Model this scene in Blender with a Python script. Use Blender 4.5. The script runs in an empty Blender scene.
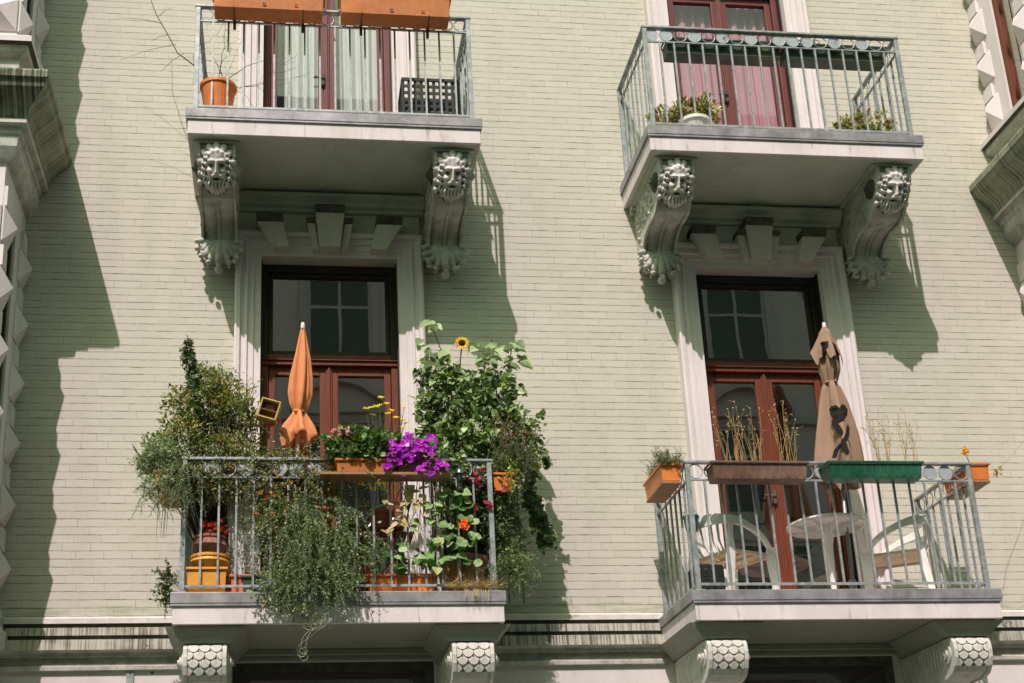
import bpy, math, random
from mathutils import Vector, Matrix
random.seed(7)
R=random.random
def U(a,b): return a+(b-a)*random.random()
SC=bpy.context.scene; COL=SC.collection
# ------------------------------------------------------------------ camera
K=dict(f=1331.81,cx=-0.4001,cy=-10.2504,cz=-2.4081,px=-65.65,py=152.30)
pa,ya,ra=[math.radians(v) for v in(18.574,7.297,-2.118)]
FW=Vector((math.sin(ya)*math.cos(pa),math.cos(ya)*math.cos(pa),math.sin(pa)))
RT=Vector((math.cos(ya),-math.sin(ya),0)); UP=RT.cross(FW)
R2=math.cos(ra)*RT+math.sin(ra)*UP; U2=math.cos(ra)*UP-math.sin(ra)*RT
CAM=Vector((K['cx'],K['cy'],K['cz']))
def at(px,py,Y):
    "survey helper: the real point at depth Y that was measured at this photo position"
    d=FW+R2*((px-512-K['px'])/K['f'])-U2*((py-341.5-K['py'])/K['f'])
    return CAM+d*((Y-CAM.y)/d.y)
cd=bpy.data.cameras.new('camera'); co=bpy.data.objects.new('camera',cd); COL.objects.link(co)
cd.sensor_width=36; cd.lens=K['f']*36/1024; cd.shift_x=-K['px']/1024; cd.shift_y=K['py']/1024; cd.clip_end=500; cd.clip_start=.1
M=Matrix((R2,U2,-FW)).transposed().to_4x4(); M.translation=CAM; co.matrix_world=M; SC.camera=co
# ------------------------------------------------------------------ light
SD=Vector((.220,.556,-.801)).normalized()
ld=bpy.data.lights.new('sun','SUN'); ld.energy=4.65; ld.angle=math.radians(.5); ld.color=(1,.855,.885)
lo=bpy.data.objects.new('sun',ld); COL.objects.link(lo); lo.rotation_euler=SD.to_track_quat('-Z','Y').to_euler(); lo.location=(-5,-12,18)
w=bpy.data.worlds.new('World'); SC.world=w; w.use_nodes=True; nt=w.node_tree; bg=nt.nodes['Background']
sk=nt.nodes.new('ShaderNodeTexSky'); sk.sky_type='NISHITA'; sk.sun_disc=False; sk.sun_elevation=math.radians(53.2); sk.sun_rotation=math.atan2(-.220,-.556); sk.dust_density=2.5
mx=nt.nodes.new('ShaderNodeMix'); mx.data_type='RGBA'; mx.blend_type='MULTIPLY'; mx.inputs[0].default_value=1
nt.links.new(sk.outputs[0],mx.inputs[6]); mx.inputs[7].default_value=(1.36,1.80,1.02,1); nt.links.new(mx.outputs[2],bg.inputs[0]); bg.inputs[1].default_value=.12
SC.view_settings.view_transform='Standard'; SC.view_settings.look='None'; SC.view_settings.exposure=0
# ------------------------------------------------------------------ materials
class N:
    def __init__(s,name):
        s.m=bpy.data.materials.new(name); s.m.use_nodes=True; s.t=s.m.node_tree; s.b=s.t.nodes['Principled BSDF']; s.out=s.t.nodes['Material Output']
    def n(s,ty,**kw):
        x=s.t.nodes.new('ShaderNode'+ty)
        for k,v in kw.items(): setattr(x,k,v)
        return x
    def l(s,a,b): s.t.links.new(a,b)
    def val(s,sock,v):
        if isinstance(v,bpy.types.NodeSocket): s.l(v,sock)
        elif isinstance(v,(tuple,list)) and sock.type=='RGBA': sock.default_value=(*v[:3],1)
        else: sock.default_value=v
    def mix(s,f,a,b,mode='MIX'):
        x=s.n('Mix',data_type='RGBA',blend_type=mode); s.val(x.inputs[0],f); s.val(x.inputs[6],a); s.val(x.inputs[7],b); return x.outputs[2]
    def math(s,op,a,b=0.,c=0.):
        x=s.n('Math',operation=op); s.val(x.inputs[0],a); s.val(x.inputs[1],b); s.val(x.inputs[2],c); return x.outputs[0]
    def pos(s,scale=(1,1,1),kind='Object'):
        tc=s.n('TexCoord'); mp=s.n('Mapping'); mp.inputs['Scale'].default_value=scale; s.l(tc.outputs[kind],mp.inputs[0]); return mp.outputs[0]
    def noise(s,v,scale,detail=4,rough=.55):
        x=s.n('TexNoise'); s.l(v,x.inputs['Vector']); x.inputs['Scale'].default_value=scale; x.inputs['Detail'].default_value=detail; x.inputs['Roughness'].default_value=rough; return x.outputs['Fac']
    def ramp(s,f,stops):
        x=s.n('ValToRGB'); s.l(f,x.inputs[0]); e=x.color_ramp.elements
        while len(e)<len(stops): e.new(.5)
        for i,(p,c) in enumerate(stops):
            e[i].position=p; e[i].color=(*c,1) if isinstance(c,(tuple,list)) else (c,c,c,1)
        return x.outputs[0]
    def bump(s,h,strength=.3,dist=.01):
        x=s.n('Bump'); s.l(h,x.inputs['Height']); x.inputs['Strength'].default_value=strength; x.inputs['Distance'].default_value=dist; s.l(x.outputs[0],s.b.inputs['Normal'])
    def fin(s,col,rough=.8,metal=0,spec=.3):
        s.val(s.b.inputs['Base Color'],col); s.val(s.b.inputs['Roughness'],rough); s.b.inputs['Metallic'].default_value=metal; s.b.inputs['Specular IOR Level'].default_value=spec; return s.m
def c3(*a): return tuple(a)
def mul(c,k): return tuple(x*k for x in c)
def simple(name,c,rough=.6,var=.25,scale=9,metal=0,spec=.3,bump=.15,dirt=None,dirt_amt=.5,streak=False):
    k=N(name); v=k.pos((1,1,.25) if streak else (1,1,1)); n=k.noise(v,scale,6,.65)
    col=k.mix(k.ramp(n,[(.3,0.),(.7,1.)]),mul(c,1-var),mul(c,1+var*.5))
    if dirt:
        n2=k.noise(k.pos((1,1,.2) if streak else (1,1,1)),scale*.45,8,.7)
        col=k.mix(k.math('MULTIPLY',k.ramp(n2,[(.45,0.),(.68,1.)]),dirt_amt),col,dirt)
    k.bump(k.noise(k.pos(),scale*9,4),bump,.004)
    return k.fin(col,rough,metal,spec)
MT={}
def brickmat():
    k=N('painted_brick'); tc=k.n('TexCoord'); sp=k.n('SeparateXYZ'); k.l(tc.outputs['Object'],sp.inputs[0])
    X,Y,Z=sp.outputs[0],sp.outputs[1],sp.outputs[2]
    cmb=k.n('CombineXYZ'); k.l(X,cmb.inputs[0]); k.l(Z,cmb.inputs[2]); P=cmb.outputs[0]
    wob=k.math('MULTIPLY',k.math('SUBTRACT',k.noise(P,7,3),.5),.010)
    zz=k.math('DIVIDE',k.math('ADD',Z,wob),.0655); row=k.math('FLOOR',zz); fz=k.math('SUBTRACT',zz,row)
    # horizontal joint: dark hairline whose width wanders, partly painted shadow of brick ledges
    big=k.noise(P,1.1,3); hl=k.noise(k.pos((9,9,60)),1,4,.7)
    wid=k.math('ADD',.022,k.math('MULTIPLY',k.ramp(hl,[(.40,0.),(.72,1.)]),.07))
    dz=k.math('MINIMUM',fz,k.math('SUBTRACT',1.,fz))
    hj=k.math('LESS_THAN',dz,wid)
    odd=k.math('MULTIPLY',k.math('MODULO',k.math('ABSOLUTE',row),2.),.5)
    wn=k.n('TexWhiteNoise',noise_dimensions='1D'); k.l(row,wn.inputs['W'])
    xx=k.math('ADD',k.math('DIVIDE',X,.215),k.math('ADD',odd,k.math('MULTIPLY',wn.outputs['Value'],.35)))
    bx=k.math('FLOOR',xx); fx=k.math('SUBTRACT',xx,bx); dx=k.math('MINIMUM',fx,k.math('SUBTRACT',1.,fx))
    cb=k.n('CombineXYZ'); k.l(bx,cb.inputs[0]); k.l(row,cb.inputs[1]); w3=k.n('TexWhiteNoise',noise_dimensions='3D'); k.l(cb.outputs[0],w3.inputs['Vector'])
    rnd=w3.outputs['Value']
    vj=k.math('MULTIPLY',k.math('LESS_THAN',dx,.009),k.math('ADD',.11,k.math('MULTIPLY',k.math('GREATER_THAN',rnd,.72),.42)))
    joint=k.math('MAXIMUM',k.math('MULTIPLY',hj,k.math('ADD',.22,k.math('MULTIPLY',k.ramp(k.noise(k.pos((3.2,3.2,28)),1,4,.7),[(.36,0.),(.60,1.)]),.70))),vj)
    base=k.mix(rnd,(.528,.500,.425),(.570,.540,.464))
    blot=k.ramp(k.noise(P,.55,5,.6),[(.35,0.),(.7,1.)])
    base=k.mix(k.math('MULTIPLY',blot,.35),base,(.595,.565,.495))
    st=k.ramp(k.noise(k.pos((2.5,1,.35)),1.3,6,.65),[(.5,0.),(.78,1.)])
    base=k.mix(k.math('MULTIPLY',st,.34),base,(.41,.42,.31))
    speck=k.ramp(k.noise(P,30,5,.75),[(.54,0.),(.72,1.)])
    base=k.mix(k.math('MULTIPLY',speck,.25),base,(.33,.34,.24))
    low=k.math('MULTIPLY',k.math('MULTIPLY',k.math('LESS_THAN',Z,.14+4.2),k.math('GREATER_THAN',Z,4.2)),k.ramp(k.noise(k.pos((1.2,1,9)),2.5,4),[(.45,0.),(.6,1.)]))
    base=k.mix(k.math('MULTIPLY',low,.55),base,(.25,.30,.17))
    col=k.mix(joint,base,(.14,.142,.10))
    h=k.math('SUBTRACT',k.math('ADD',k.math('MULTIPLY',rnd,.35),k.math('MULTIPLY',k.noise(P,35,4),.35)),k.math('MULTIPLY',k.math('MAXIMUM',hj,k.math('MULTIPLY',k.math('LESS_THAN',dx,.009),.25)),1.0))
    k.bump(h,.55,.006)
    return k.fin(col,.72,0,.25)
MT['brick']=brickmat()
def trim(name,c,dirt,amt,sc=3,streak=True,b=.25,crev=0):
    k=N(name); v=k.pos((1,1,.3) if streak else (1,1,1))
    n=k.noise(v,sc,8,.7); n2=k.noise(k.pos(),sc*7,5,.7)
    col=k.mix(k.math('MULTIPLY',k.ramp(n,[(.42,0.),(.72,1.)]),amt),c,dirt)
    col=k.mix(k.math('MULTIPLY',k.ramp(n2,[(.55,0.),(.72,1.)]),amt*.55),col,mul(dirt,.7))
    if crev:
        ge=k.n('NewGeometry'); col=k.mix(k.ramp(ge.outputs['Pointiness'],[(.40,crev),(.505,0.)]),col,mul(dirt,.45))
    k.bump(k.noise(k.pos(),sc*18,5),b,.004)
    return k.fin(col,.8,0,.12)
MT['casing']=trim('casing_paint',(.74,.665,.675),(.42,.42,.34),.35,5)
def fasciamat():
    k=N('fascia_plaster'); n=k.noise(k.pos((1,1,.3)),4,8,.7); n2=k.noise(k.pos((9,9,1.1)),2.2,5,.65); n3=k.noise(k.pos((3.1,3.1,.7)),1.7,6,.7)
    col=k.mix(k.math('MULTIPLY',k.ramp(n,[(.42,0.),(.72,1.)]),.45),(.74,.66,.67),(.40,.36,.31))
    col=k.mix(k.math('MULTIPLY',k.ramp(n2,[(.60,0.),(.70,1.)]),.55),col,(.22,.20,.17))
    col=k.mix(k.math('MULTIPLY',k.ramp(n3,[(.66,0.),(.76,1.)]),.6),col,(.48,.24,.10))
    k.bump(k.noise(k.pos(),60,5),.3,.004); return k.fin(col,.8,0,.12)
MT['fascia']=fasciamat()
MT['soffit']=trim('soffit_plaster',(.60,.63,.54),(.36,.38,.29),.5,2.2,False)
MT['soffit_low']=trim('shaded_soffit_plaster',(.33,.32,.27),(.20,.20,.16),.5,2.2,False)  # darker copy of the soffit plaster, shade painted into the colour
MT['rootcol']=simple('pale_root',(.40,.39,.28),.8,.2)
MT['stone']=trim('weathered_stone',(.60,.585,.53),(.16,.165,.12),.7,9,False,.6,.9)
MT['pale_stone']=trim('pale_carved_stone',(.66,.62,.58),(.3,.3,.24),.5,9,False,.4)
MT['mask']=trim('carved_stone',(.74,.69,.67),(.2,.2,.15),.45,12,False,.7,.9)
MT['keystone']=trim('keystone_paint',(.66,.63,.56),(.4,.39,.31),.5,6)
MT['blackish']=simple('blackish_stone',(.10,.105,.08),.9,.5,14,bump=.6)
MT['ground_wall']=trim('ground_floor_plaster',(.68,.63,.61),(.40,.40,.33),.4,3)
def streaky(name,c,d,fx,fy,thr=(.42,.6)):
    k=N(name); n=k.noise(k.pos((fx,fy,.4)),1,2,.6); n3=k.noise(k.pos((4,4,9)),1,5,.6)
    col=k.mix(k.ramp(k.math('ADD',n,k.math('MULTIPLY',k.math('SUBTRACT',n3,.5),.45)),[(thr[0],0.),(thr[1],1.)]),c,d)
    k.bump(n,.4,.01); return k.fin(col,.85,0,.2)
MT['band']=streaky('streaked_ledge',(.47,.45,.385),(.11,.11,.08),75,0,(.42,.68))
MT['cove']=streaky('sooty_cove_front',(.30,.31,.23),(.06,.062,.045),60,0,(.34,.60))
MT['cove_side']=streaky('sooty_cove_side',(.36,.37,.27),(.09,.095,.065),0,60,(.40,.72))
MT['zinc']=simple('zinc_flashing',(.34,.325,.345),.5,.3,7,metal=.25,spec=.4,dirt=(.11,.11,.10),dirt_amt=.8)
MT['opp_glass']=simple('distant_pane',(.10,.105,.105),.3,.2)
MT['galv']=simple('galvanised_steel',(.37,.39,.40),.5,.35,22,metal=.25,spec=.5,dirt=(.10,.15,.15),dirt_amt=.7)
MT['galvdark']=simple('weathered_dark_steel',(.105,.135,.13),.55,.35,22,metal=.3,spec=.5,dirt=(.05,.07,.06),dirt_amt=.7)
MT['disc']=simple('pale_metal_plate',(.40,.43,.47),.45,.2,18,metal=.15,spec=.5)
def wood(name,c,d):
    k=N(name); n=k.noise(k.pos((14,14,1.2)),3,6,.7)
    col=k.mix(k.ramp(n,[(.3,0.),(.7,1.)]),c,d); k.bump(n,.2,.003); return k.fin(col,.5,0,.3)
MT['wood']=wood('red_brown_wood',(.20,.052,.024),(.11,.028,.014))
MT['wood_up']=wood('wine_red_wood',(.185,.050,.048),(.11,.032,.032))
MT['darkwood']=wood('dark_brown_wood',(.022,.017,.013),(.035,.024,.017))
def glass(name,f,tint):
    k=N(name); g=k.n('BsdfGlossy'); g.inputs['Roughness'].default_value=.012; g.inputs['Color'].default_value=(*tint,1)
    tr=k.n('BsdfTransparent'); tr.inputs['Color'].default_value=(.93,.95,.93,1)
    bm=k.n('Bump'); k.l(k.noise(k.pos(),2.2,2),bm.inputs['Height']); bm.inputs['Strength'].default_value=.018; bm.inputs['Distance'].default_value=.02; k.l(bm.outputs[0],g.inputs['Normal'])
    m=k.n('MixShader'); m.inputs[0].default_value=f; k.l(tr.outputs[0],m.inputs[1]); k.l(g.outputs[0],m.inputs[2]); k.l(m.outputs[0],k.out.inputs['Surface']); return k.m
MT['glass']=glass('window_glass',.37,(1,.90,.86)); MT['glass_up']=glass('upper_window_glass',.13,(1,.85,.95))
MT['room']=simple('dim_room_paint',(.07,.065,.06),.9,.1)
def cloth(name,c,rough=.85,trans=.25,f=40):
    k=N(name); n=k.noise(k.pos((f,f,2)),1,4,.6); col=k.mix(k.ramp(n,[(.3,0.),(.7,1.)]),mul(c,.8),c)
    k.bump(k.noise(k.pos(),60,3),.15,.003); k.fin(col,rough,0,.1)
    tl=k.n('BsdfTranslucent'); k.val(tl.inputs['Color'],col); m=k.n('MixShader'); m.inputs[0].default_value=trans
    k.l(k.b.outputs[0],m.inputs[1]); k.l(tl.outputs[0],m.inputs[2]); k.l(m.outputs[0],k.out.inputs['Surface']); return k.m
MT['curtain']=cloth('white_curtain',(.86,.88,.88)); MT['pinkcurtain']=cloth('pink_curtain',(.74,.36,.47),.8,.2,28)
MT['orange_cloth']=cloth('orange_parasol_cloth',(.90,.36,.16),.8,.2,15); MT['brown_cloth']=cloth('faded_brown_cloth',(.37,.24,.17),.85,.1,15)
MT['bright_patch_cloth']=cloth('bright_patch_cloth',(.8,.78,.78),.9,.2,18)
MT['dark_cloth']=simple('flat_dark',(.016,.014,.012),.9,.3)
MT['orange']=simple('orange_plastic',(.78,.215,.045),.5,.25,6,spec=.4,dirt=(.42,.13,.04),dirt_amt=.6)
MT['orange_old']=simple('weathered_orange_plastic',(.60,.19,.045),.6,.35,5,spec=.3,dirt=(.26,.10,.045),dirt_amt=.7,streak=False)
MT['orange2']=simple('faded_orange_plastic',(.82,.25,.06),.45,.2,5,spec=.4,dirt=(.5,.17,.05),dirt_amt=.5)
MT['terra']=simple('terracotta',(.55,.17,.075),.8,.3,12,dirt=(.33,.2,.13),dirt_amt=.7)
MT['terra_dull']=simple('dull_terracotta',(.33,.13,.085),.85,.35,14,dirt=(.33,.27,.22),dirt_amt=.7)
MT['yellow']=simple('ochre_glaze',(.80,.36,.045),.5,.25,8,spec=.4,dirt=(.5,.18,.03),dirt_amt=.7)
MT['redpot']=simple('red_orange_pot',(.62,.13,.05),.6,.35,14,dirt=(.7,.3,.2),dirt_amt=.7)
MT['brownplastic']=simple('brown_plastic',(.16,.085,.06),.5,.25,9,spec=.4,dirt=(.25,.18,.14),dirt_amt=.6)
MT['greenplastic']=simple('green_plastic',(.012,.085,.045),.42,.25,9,spec=.45,dirt=(.05,.2,.12),dirt_amt=.5)
MT['darkgreenplastic']=simple('dark_green_plastic',(.03,.06,.04),.5,.3,9,spec=.4,dirt=(.12,.10,.06),dirt_amt=.6)
MT['tan']=simple('tan_plastic',(.36,.20,.10),.55,.25,9,dirt=(.25,.13,.07))
MT['white_plastic']=simple('white_plastic',(.84,.81,.77),.42,.10,6,spec=.45,dirt=(.5,.45,.36),dirt_amt=.5)
MT['cream_plastic']=simple('cream_plastic_underside',(.70,.56,.38),.5,.15,6,spec=.35)
MT['black_plastic']=simple('black_plastic',(.02,.023,.022),.5,.3)
MT['teal']=simple('teal_plastic',(.10,.27,.28),.45,.2)
MT['soil']=simple('potting_soil',(.035,.025,.018),.95,.5,40,bump=.8)
MT['whitepole']=simple('white_pole_paint',(.75,.73,.70),.4,.1)
MT['greypole']=simple('grey_pole_metal',(.27,.28,.28),.4,.15,metal=.5)
MT['chrome']=simple('chromed_tube',(.62,.65,.68),.2,.1,metal=.9)
MT['yellowwood']=simple('yellow_painted_wood',(.50,.36,.10),.6,.3,20)
MT['brownfabric']=simple('brown_seat_fabric',(.20,.085,.04),.85,.3)
MT['twig']=simple('dry_twig',(.17,.115,.07),.85,.3); MT['darktwig']=simple('dark_vine_stem',(.07,.05,.035),.85,.3)
MT['straw']=simple('dry_straw_stem',(.40,.27,.12),.8,.35,30); MT['stem']=simple('green_stem',(.10,.14,.045),.6,.3)
MT['asphalt']=simple('asphalt',(.055,.06,.048),.9,.3,3,bump=.5); MT['paving']=simple('paving',(.17,.19,.16),.85,.25,2)
MT['oppwall']=trim('opposite_plaster',(.62,.51,.53),(.42,.35,.34),.4,1.2); MT['opptrim']=trim('opposite_trim',(.52,.44,.45),(.4,.34,.34),.3,2)
def leafmat(name,rough=.5,trans=.3,spec=.35):
    k=N(name); a=k.n('Attribute',attribute_name='tint'); col=a.outputs['Color']
    k.fin(col,rough,0,spec); tl=k.n('BsdfTranslucent'); k.l(k.mix(1.,col,(1.3,1.35,.7),'MULTIPLY'),tl.inputs['Color']); m=k.n('MixShader'); m.inputs[0].default_value=trans
    k.l(k.b.outputs[0],m.inputs[1]); k.l(tl.outputs[0],m.inputs[2]); k.l(m.outputs[0],k.out.inputs['Surface']); return k.m
MT['leaf']=leafmat('leaf_surface'); MT['petal']=leafmat('petal_surface',.6,.35,.2)
# ------------------------------------------------------------------ mesh builder
ORG={}; ROT={}
class MB:
    def __init__(s): s.v=[];s.f=[];s.mi=[];s.c=[];s.cc=(1,1,1);s.m=0
    def add(s,vs,fs):
        b=len(s.v); s.v+=[tuple(p) for p in vs]; s.c+=[s.cc]*len(vs)
        for f in fs: s.f.append(tuple(b+i for i in f)); s.mi.append(s.m)
    def box(s,x0,x1,y0,y1,z0,z1,M=None):
        vs=[Vector((x,y,z)) for x in(x0,x1) for y in(y0,y1) for z in(z0,z1)]
        if M is not None: vs=[M@v for v in vs]
        s.add(vs,[(0,1,3,2),(4,6,7,5),(0,4,5,1),(2,3,7,6),(0,2,6,4),(1,5,7,3)])
    def prism(s,poly,fn,a,b,cap=True):
        "poly 2-D, fn(p,t) -> point; extruded between t=a and t=b"
        n=len(poly); vs=[fn(p,a) for p in poly]+[fn(p,b) for p in poly]
        fs=[(i,(i+1)%n,n+(i+1)%n,n+i) for i in range(n)]
        if cap: fs+=[tuple(range(n))[::-1],tuple(range(n,2*n))]
        s.add(vs,fs)
    def tube(s,path,r,n=6,cap=True):
        P=[Vector(p) for p in path]; rs=r if isinstance(r,(list,tuple)) else [r]*len(P)
        vs=[];fs=[]; ref=Vector((0,0,1))
        for i,p in enumerate(P):
            t=(P[min(i+1,len(P)-1)]-P[max(i-1,0)]); t=t.normalized() if t.length>1e-9 else Vector((0,0,1))
            if abs(t.dot(ref))>.95: ref=Vector((1,0,0)) if abs(t.x)<.9 else Vector((0,1,0))
            a=t.cross(ref).normalized(); b=t.cross(a)
            for k in range(n):
                an=2*math.pi*k/n; vs.append(p+(a*math.cos(an)+b*math.sin(an))*rs[i])
        for i in range(len(P)-1):
            for k in range(n): fs.append((i*n+k,i*n+(k+1)%n,(i+1)*n+(k+1)%n,(i+1)*n+k))
        if cap: fs+=[tuple(range(n)),tuple((len(P)-1)*n+k for k in range(n))[::-1]]
        s.add(vs,fs)
    def lathe(s,prof,c,n=24,mod=None,tilt=None,sx=1,sy=1):
        vs=[];fs=[]; c=Vector(c)
        for i,(r,z) in enumerate(prof):
            for k in range(n):
                a=2*math.pi*k/n; rr=r*(mod(a,i/(len(prof)-1)) if mod else 1)
                p=Vector((rr*math.cos(a)*sx,rr*math.sin(a)*sy,z)); 
                if tilt is not None: p=tilt@p
                vs.append(c+p)
        for i in range(len(prof)-1):
            for k in range(n): fs.append((i*n+k,i*n+(k+1)%n,(i+1)*n+(k+1)%n,(i+1)*n+k))
        s.add(vs,fs)
    def ball(s,c,rx,ry,rz,M=None,n=10,m=7):
        c=Vector(c); vs=[];fs=[]
        for j in range(m+1):
            t=math.pi*j/m
            for k in range(n):
                a=2*math.pi*k/n; p=Vector((rx*math.sin(t)*math.cos(a),ry*math.sin(t)*math.sin(a),rz*math.cos(t)))
                if M is not None: p=M@p
                vs.append(c+p)
        for j in range(m):
            for k in range(n): fs.append((j*n+k,(j+1)*n+k,(j+1)*n+(k+1)%n,j*n+(k+1)%n))
        s.add(vs,fs)
    def ring(s,c,R0,r,axis='y',n=20,m=5):
        c=Vector(c); vs=[];fs=[]
        for i in range(n):
            a=2*math.pi*i/n
            for k in range(m):
                b=2*math.pi*k/m; q=R0+r*math.cos(b); u,v,w_=q*math.cos(a),q*math.sin(a),r*math.sin(b)
                vs.append(c+(Vector((u,w_,v)) if axis=='y' else Vector((w_,u,v)) if axis=='x' else Vector((u,v,w_))))
        for i in range(n):
            for k in range(m): fs.append((i*m+k,((i+1)%n)*m+k,((i+1)%n)*m+(k+1)%m,i*m+(k+1)%m))
        s.add(vs,fs)
    # ---- leaves
    def leaf(s,p,d,nrm,L,W,kind='oval',col=None):
        if col: s.cc=col
        p=Vector(p); d=d.normalized(); sd=d.cross(nrm)
        if sd.length<1e-4: sd=d.cross(Vector((.3,.5,.8)))
        sd.normalize(); up=sd.cross(d)
        if kind=='oval':
            s.add([p,p+d*L*.45+sd*W*.5+up*W*.14,p+d*L,p+d*L*.45-sd*W*.5+up*W*.14,p+d*L*.5],[(0,1,2,4),(0,4,2,3)])
        elif kind=='needle': s.add([p-sd*W*.5,p+sd*W*.5,p+d*L],[(0,1,2)])
        elif kind=='heart':
            o=[(0,0),(.05,.34),(.3,.52),(.62,.33),(1,0),(.62,-.33),(.3,-.52),(.05,-.34)]
            s.add([p+d*L*a+sd*W*b+up*(abs(b)*W*.25-(a*a)*L*.12) for a,b in o]+[p+d*L*.45],[(8,i,(i+1)%8) for i in range(8)])
        elif kind=='ivy':
            o=[(0,0),(-.08,.3),(.28,.5),(.38,.22),(1,0),(.38,-.22),(.28,-.5),(-.08,-.3)]
            s.add([p+d*L*a+sd*W*b+up*abs(b)*W*.2 for a,b in o]+[p+d*L*.3],[(8,i,(i+1)%8) for i in range(8)])
        elif kind=='round':
            s.add([p+d*L*(.5+.5*math.cos(t))+sd*W*.5*math.sin(t) +up*W*.06*math.cos(3*t) for t in[2*math.pi*i/9 for i in range(9)]]+[p+d*L*.5-up*W*.1],[(9,i,(i+1)%9) for i in range(9)])
    def flower(s,p,nrm,r,col,cen,k=5,wid=.95):
        p=Vector(p); nrm=nrm.normalized(); a=nrm.orthogonal().normalized(); b=nrm.cross(a); o=R()*6
        for i in range(k):
            t=o+2*math.pi*i/k; d=a*math.cos(t)+b*math.sin(t)
            cc=mul(col,U(.8,1.15)); s.leaf(p,(d+nrm*U(.1,.45)),nrm,r,r*wid*6/k*.9,'oval',cc)
        s.cc=cen; s.ball(p+nrm*r*.08,r*.2,r*.2,r*.14,n=6,m=4)
    def build(s,name,mat,parent=None,smooth=False,world=True,bevel=0,tint=False,sub=0):
        me=bpy.data.meshes.new(name); og=Vector(ORG.get(parent.name,(0,0,0))) if (parent is not None and world) else Vector((0,0,0))
        ri=Matrix.Rotation(-ROT.get(parent.name,0.),3,'Z') if (parent is not None and world) else Matrix.Identity(3)
        me.from_pydata([tuple(ri@(Vector(v)-og)) for v in s.v],[],s.f)
        for mm in (mat if isinstance(mat,(list,tuple)) else [mat]): me.materials.append(MT[mm])
        me.polygons.foreach_set('material_index',s.mi)
        if smooth: me.polygons.foreach_set('use_smooth',[True]*len(me.polygons))
        if tint:
            at_=me.attributes.new('tint','FLOAT_COLOR','POINT'); fl=[]
            for c in s.c: fl+=[c[0],c[1],c[2],1]
            at_.data.foreach_set('color',fl)
        me.update(); o=bpy.data.objects.new(name,me); COL.objects.link(o)
        if parent is not None: o.parent=parent; ORG[o.name]=ORG.get(parent.name,(0,0,0)); ROT[o.name]=ROT.get(parent.name,0.)
        if bevel:
            b=o.modifiers.new('bevel','BEVEL'); b.width=bevel; b.segments=2; b.limit_method='ANGLE'; b.angle_limit=.6
        return o
def thing(name,label,cat,loc=(0,0,0),rot=0,group=None):
    o=bpy.data.objects.new(name,None); COL.objects.link(o); o.location=loc; o.rotation_euler=(0,0,rot); o.empty_display_size=.1
    o['label']=label; o['category']=cat; ORG[o.name]=tuple(loc); ROT[o.name]=rot
    if group: o['group']=group
    return o
def tag(o,label,cat,group=None):
    o['label']=label; o['category']=cat
    if group: o['group']=group
    return o
def dup(root,loc,label,rot=None):
    "copy of a thing together with its parts and their sub-parts"
    r=root.copy(); COL.objects.link(r); r.location=loc; r['label']=label; ORG[r.name]=tuple(loc)
    if rot is not None: r.rotation_euler=(0,0,rot)
    def kids(a,b):
        for ch in list(a.children):
            c=ch.copy(); COL.objects.link(c); c.parent=b; kids(ch,c)
    kids(root,r); return r
def rdir(): 
    while 1:
        v=Vector((U(-1,1),U(-1,1),U(-1,1)))
        if .05<v.length<1: return v.normalized()
# ------------------------------------------------------------------ setting
def struct(o): o['kind']='structure'; return o
g=MB(); g.box(-150,150,-150,150,-4.6,-4.35); struct(g.build('ground','asphalt'))
g=MB(); g.box(-60,60,-19.4,-2.8,-4.349,-4.34); struct(g.build('road','asphalt'))
g=MB(); g.box(-60,60,-2.8,.3,-4.34,-4.2); g.box(-60,60,-21,-19.4,-4.34,-4.2); struct(g.build('pavement','paving',bevel=.02))
BX={'L':0.0,'R':3.8076}; HU=4.005; OC=-.0257; WO=.5806; WC=.7978; ZT=3.185; D=.9676; SLAB={'L':1.2,'R':1.2133}
B=thing('apartment_building','pale sage green painted brick apartment building with white window casings and stone balconies','building',(1.9,0,-4.2))
# wall with real openings
holes=[]
for s in 'LR':
    for z in(0,HU): holes.append((BX[s]+OC-WO,BX[s]+OC+WO,z,z+ZT))
gh=[(BX[s]+OC-.80,BX[s]+OC+.80,-3.6,-.30) for s in 'LR']
def wallgrid(x0,x1,z0,z1,hs,y=0.):
    xs=sorted({x0,x1}|{h[i] for h in hs for i in(0,1)}); zs=sorted({z0,z1}|{h[i] for h in hs for i in(2,3)}); m=MB()
    for i in range(len(xs)-1):
        for j in range(len(zs)-1):
            cx,cz=(xs[i]+xs[i+1])/2,(zs[j]+zs[j+1])/2
            if any(h[0]<cx<h[1] and h[2]<cz<h[3] for h in hs): continue
            m.add([(xs[i],y,zs[j]),(xs[i+1],y,zs[j]),(xs[i+1],y,zs[j+1]),(xs[i],y,zs[j+1])],[(0,1,2,3)])
    return m
wallgrid(-2.58,6.3,-.001,11,holes).build('wall','brick',B)
wallgrid(-2.58,6.3,-4.2,-.001,gh).build('ground_floor_wall','ground_wall',B)
# reveals
for h in holes+gh:
    x0,x1,z0,z1=h; m=MB()
    m.add([(x0,0,z0),(x0,.28,z0),(x0,.28,z1),(x0,0,z1),(x1,0,z0),(x1,.28,z0),(x1,.28,z1),(x1,0,z1)],[(0,1,2,3),(5,4,7,6),(3,2,6,7),(1,0,4,5)])
    m.build('window_reveal','casing',B)
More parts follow.
